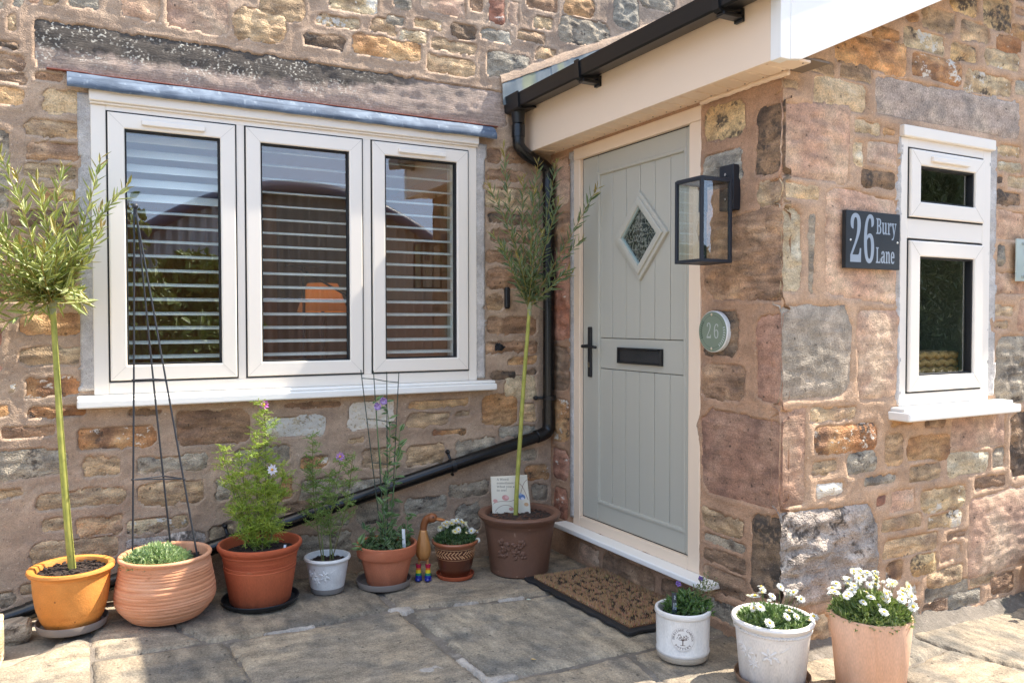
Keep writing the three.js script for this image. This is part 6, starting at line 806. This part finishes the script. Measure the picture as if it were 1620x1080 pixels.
for (const [x, z, s, c, l] of [[-0.93, 1.38, 0.012, [196, 160, 100], 'small tan fallen leaf on the flag before the mat'], [-1.77, 1.28, 0.012, [196, 170, 110], 'small yellow fallen leaf on the front flag'], [-0.60, 0.76, 0.014, [196, 200, 176], 'pale fallen petal by the mat edge']]) { const mb = new MB(); mb.leaf(V(0, 0.004, 0), V(1, 0.15, 0.4), V(0, 1, 0), s * 2, s, 0.3, [1, 1, 1], 0.2); const m = single('fallen_leaf', mb.geo(), std(c, 0.8), l, 'leaf', 'fallen leaves'); m.position.set(x, slope(x) + 0.006, z); }
// ---------- across the yard, mirrored in the panes ----------
{
  const t = thing('dutch_barn', 'corrugated barn with curved roof mirrored in the wide window', 'barn', [2.2, -0.1, 15]);
  const W = 3.9, H = 3.0, rise = 1.55, sheet = std([150, 136, 124], 0.7), pale = std([170, 176, 184], 0.7), roofM = std([44, 58, 86], 0.45), arc = x => H + rise * (1 - (x / W) ** 2);
  const corr = (x0, x1, y0, yt, z, mat, n) => { const pos = [], idx = []; const N = Math.round((x1 - x0) / 0.025); for (let i = 0; i <= N; i++) { const x = mix(x0, x1, i / N), d = 0.05 * Math.sin(x / 0.24 * 6.283); pos.push(x, y0, z + d, x, yt(x), z + d); if (i < N) { const a = i * 2; idx.push(a, a + 1, a + 2, a + 1, a + 3, a + 2); } } const g = new THREE.BufferGeometry(); g.setAttribute('position', new THREE.Float32BufferAttribute(pos, 3)); g.setIndex(idx); g.computeVertexNormals(); part(n, g, mat, t); };
  corr(-W, -1.6, 2.0, arc, 0, pale, 'upper_cladding'); corr(-1.6, W, 2.0, arc, 0, sheet, 'upper_cladding'); corr(-W, W, 0, () => 1.98, 0.03, std([150, 124, 110], 0.75), 'lower_cladding');
  const pos = [], idx = []; for (let i = 0; i <= 40; i++) { const x = mix(-W - 0.15, W + 0.15, i / 40), y = arc(x) + 0.06; pos.push(x, y, -0.25, x, y, 9, x, y + 0.12, -0.25, x, y + 0.12, 9); if (i < 40) { const a = i * 4; idx.push(a, a + 4, a + 1, a + 1, a + 4, a + 5, a + 2, a + 3, a + 6, a + 3, a + 7, a + 6, a, a + 2, a + 4, a + 2, a + 6, a + 4); } } const g = new THREE.BufferGeometry(); g.setAttribute('position', new THREE.Float32BufferAttribute(pos, 3)); g.setIndex(idx); g.computeVertexNormals(); part('roof', g, roofM, t); const ep = []; for (let i = 0; i <= 30; i++) { const x = mix(-W - 0.15, W + 0.15, i / 30); ep.push([x, arc(x) + 0.02, -0.27]); } part('roof_edge', tube(ep, 0.14, 0.14, 60, 8), roofM, t);
  part('side_wall', bx(-W, 0, 0.05, -W + 0.1, H, 9, 0), sheet, t); part('side_wall', bx(W - 0.1, 0, 0.05, W, H, 9, 0), sheet, t);
}
const farLeaf = phy(0xffffff, 0.7, { transmission: 0.25, thickness: 0 });
function shrubMass(name, label, cat, x, z, rx, h, rz, n, seed, c0, c1, trunk) {
  const t = thing(name, label, cat, [x, -0.08, z], 'hedge and trees across the yard'), R = rng(seed), mb = new MB(); mb.leaf(V(0, 0, 0), V(1, 0, 0), V(0, 1, 0), 0.15, 0.10, 0.2, [1, 1, 1]);
  const g = mb.geo(); g.deleteAttribute('color'); const im = new THREE.InstancedMesh(g, farLeaf, n); im.name = 'crown'; im.userData.kind = 'stuff'; im.castShadow = im.receiveShadow = true; const m = new THREE.Matrix4(), q = new THREE.Quaternion(), e = new THREE.Euler(), c = new THREE.Color(), cl = []; for (let i = 0; i < 46; i++) cl.push([(R() * 2 - 1) * 0.8, R(), (R() * 2 - 1) * 0.7, 0.16 + R() * 0.2]);
  for (let i = 0; i < n; i++) { const k = cl[Math.floor(R() * cl.length)], a = R() * 6.28, b = Math.acos(2 * R() - 1), f = 0.6 + 0.4 * R(); const px = (k[0] + Math.sin(b) * Math.cos(a) * k[3] * f) * rx, py = (trunk ?? 0) + Math.max(0.02, (k[1] * 0.85 + 0.05 + Math.cos(b) * k[3] * f * 0.7)) * (h - (trunk ?? 0)), pz = (k[2] + Math.sin(b) * Math.sin(a) * k[3] * f) * rz; e.set(R() * 6, R() * 6, R() * 6); q.setFromEuler(e); const s = 0.7 + R() * 0.8; m.compose(V(px, py, pz), q, V(s, s, s)); im.setMatrixAt(i, m); const w = lerpC(c0, c1, R()); c.setRGB(w[0], w[1], w[2]); im.setColorAt(i, c); }
  t.add(im); part('trunk', tube([[0, 0, 0], [0.05, h * 0.35, 0], [0, h * 0.7, 0.05]], 0.09, 0.03, 8, 8), std([92, 76, 60], 0.9), t);
}
shrubMass('hedge_shrub', 'broad green hedge mirrored in the shuttered sash by the willow', 'hedge', -2.5, 12, 3.1, 3.5, 1.3, 52000, 201, [0.10, 0.17, 0.02], [0.24, 0.30, 0.06]);
shrubMass('hedge_shrub', 'green hedge on the yard side further left', 'hedge', -9.5, 12, 3.4, 3.2, 1.6, 20000, 202, [0.05, 0.11, 0.02], [0.14, 0.2, 0.05]);
shrubMass('broadleaf_tree', 'low round tree beyond the barn end', 'tree', 9.8, 13.5, 2.6, 3.1, 1.8, 20000, 203, [0.04, 0.08, 0.02], [0.10, 0.15, 0.04], 0.2);
shrubMass('broadleaf_tree', 'tall dark tree mirrored in the small porch window', 'tree', 17.5, 13.0, 4.6, 7.5, 2.6, 70000, 204, [0.04, 0.08, 0.02], [0.10, 0.15, 0.04], 0.2);
shrubMass('broadleaf_tree', 'tree past the left end of the yard mirrored in the lantern', 'tree', -14, 3.5, 2.4, 4.4, 2.8, 16000, 205, [0.05, 0.10, 0.02], [0.13, 0.18, 0.05], 0.5);
scene.traverse(o => { if (o.isMesh) { o.castShadow = true; o.receiveShadow = true; } });
renderer.render(scene, camera);
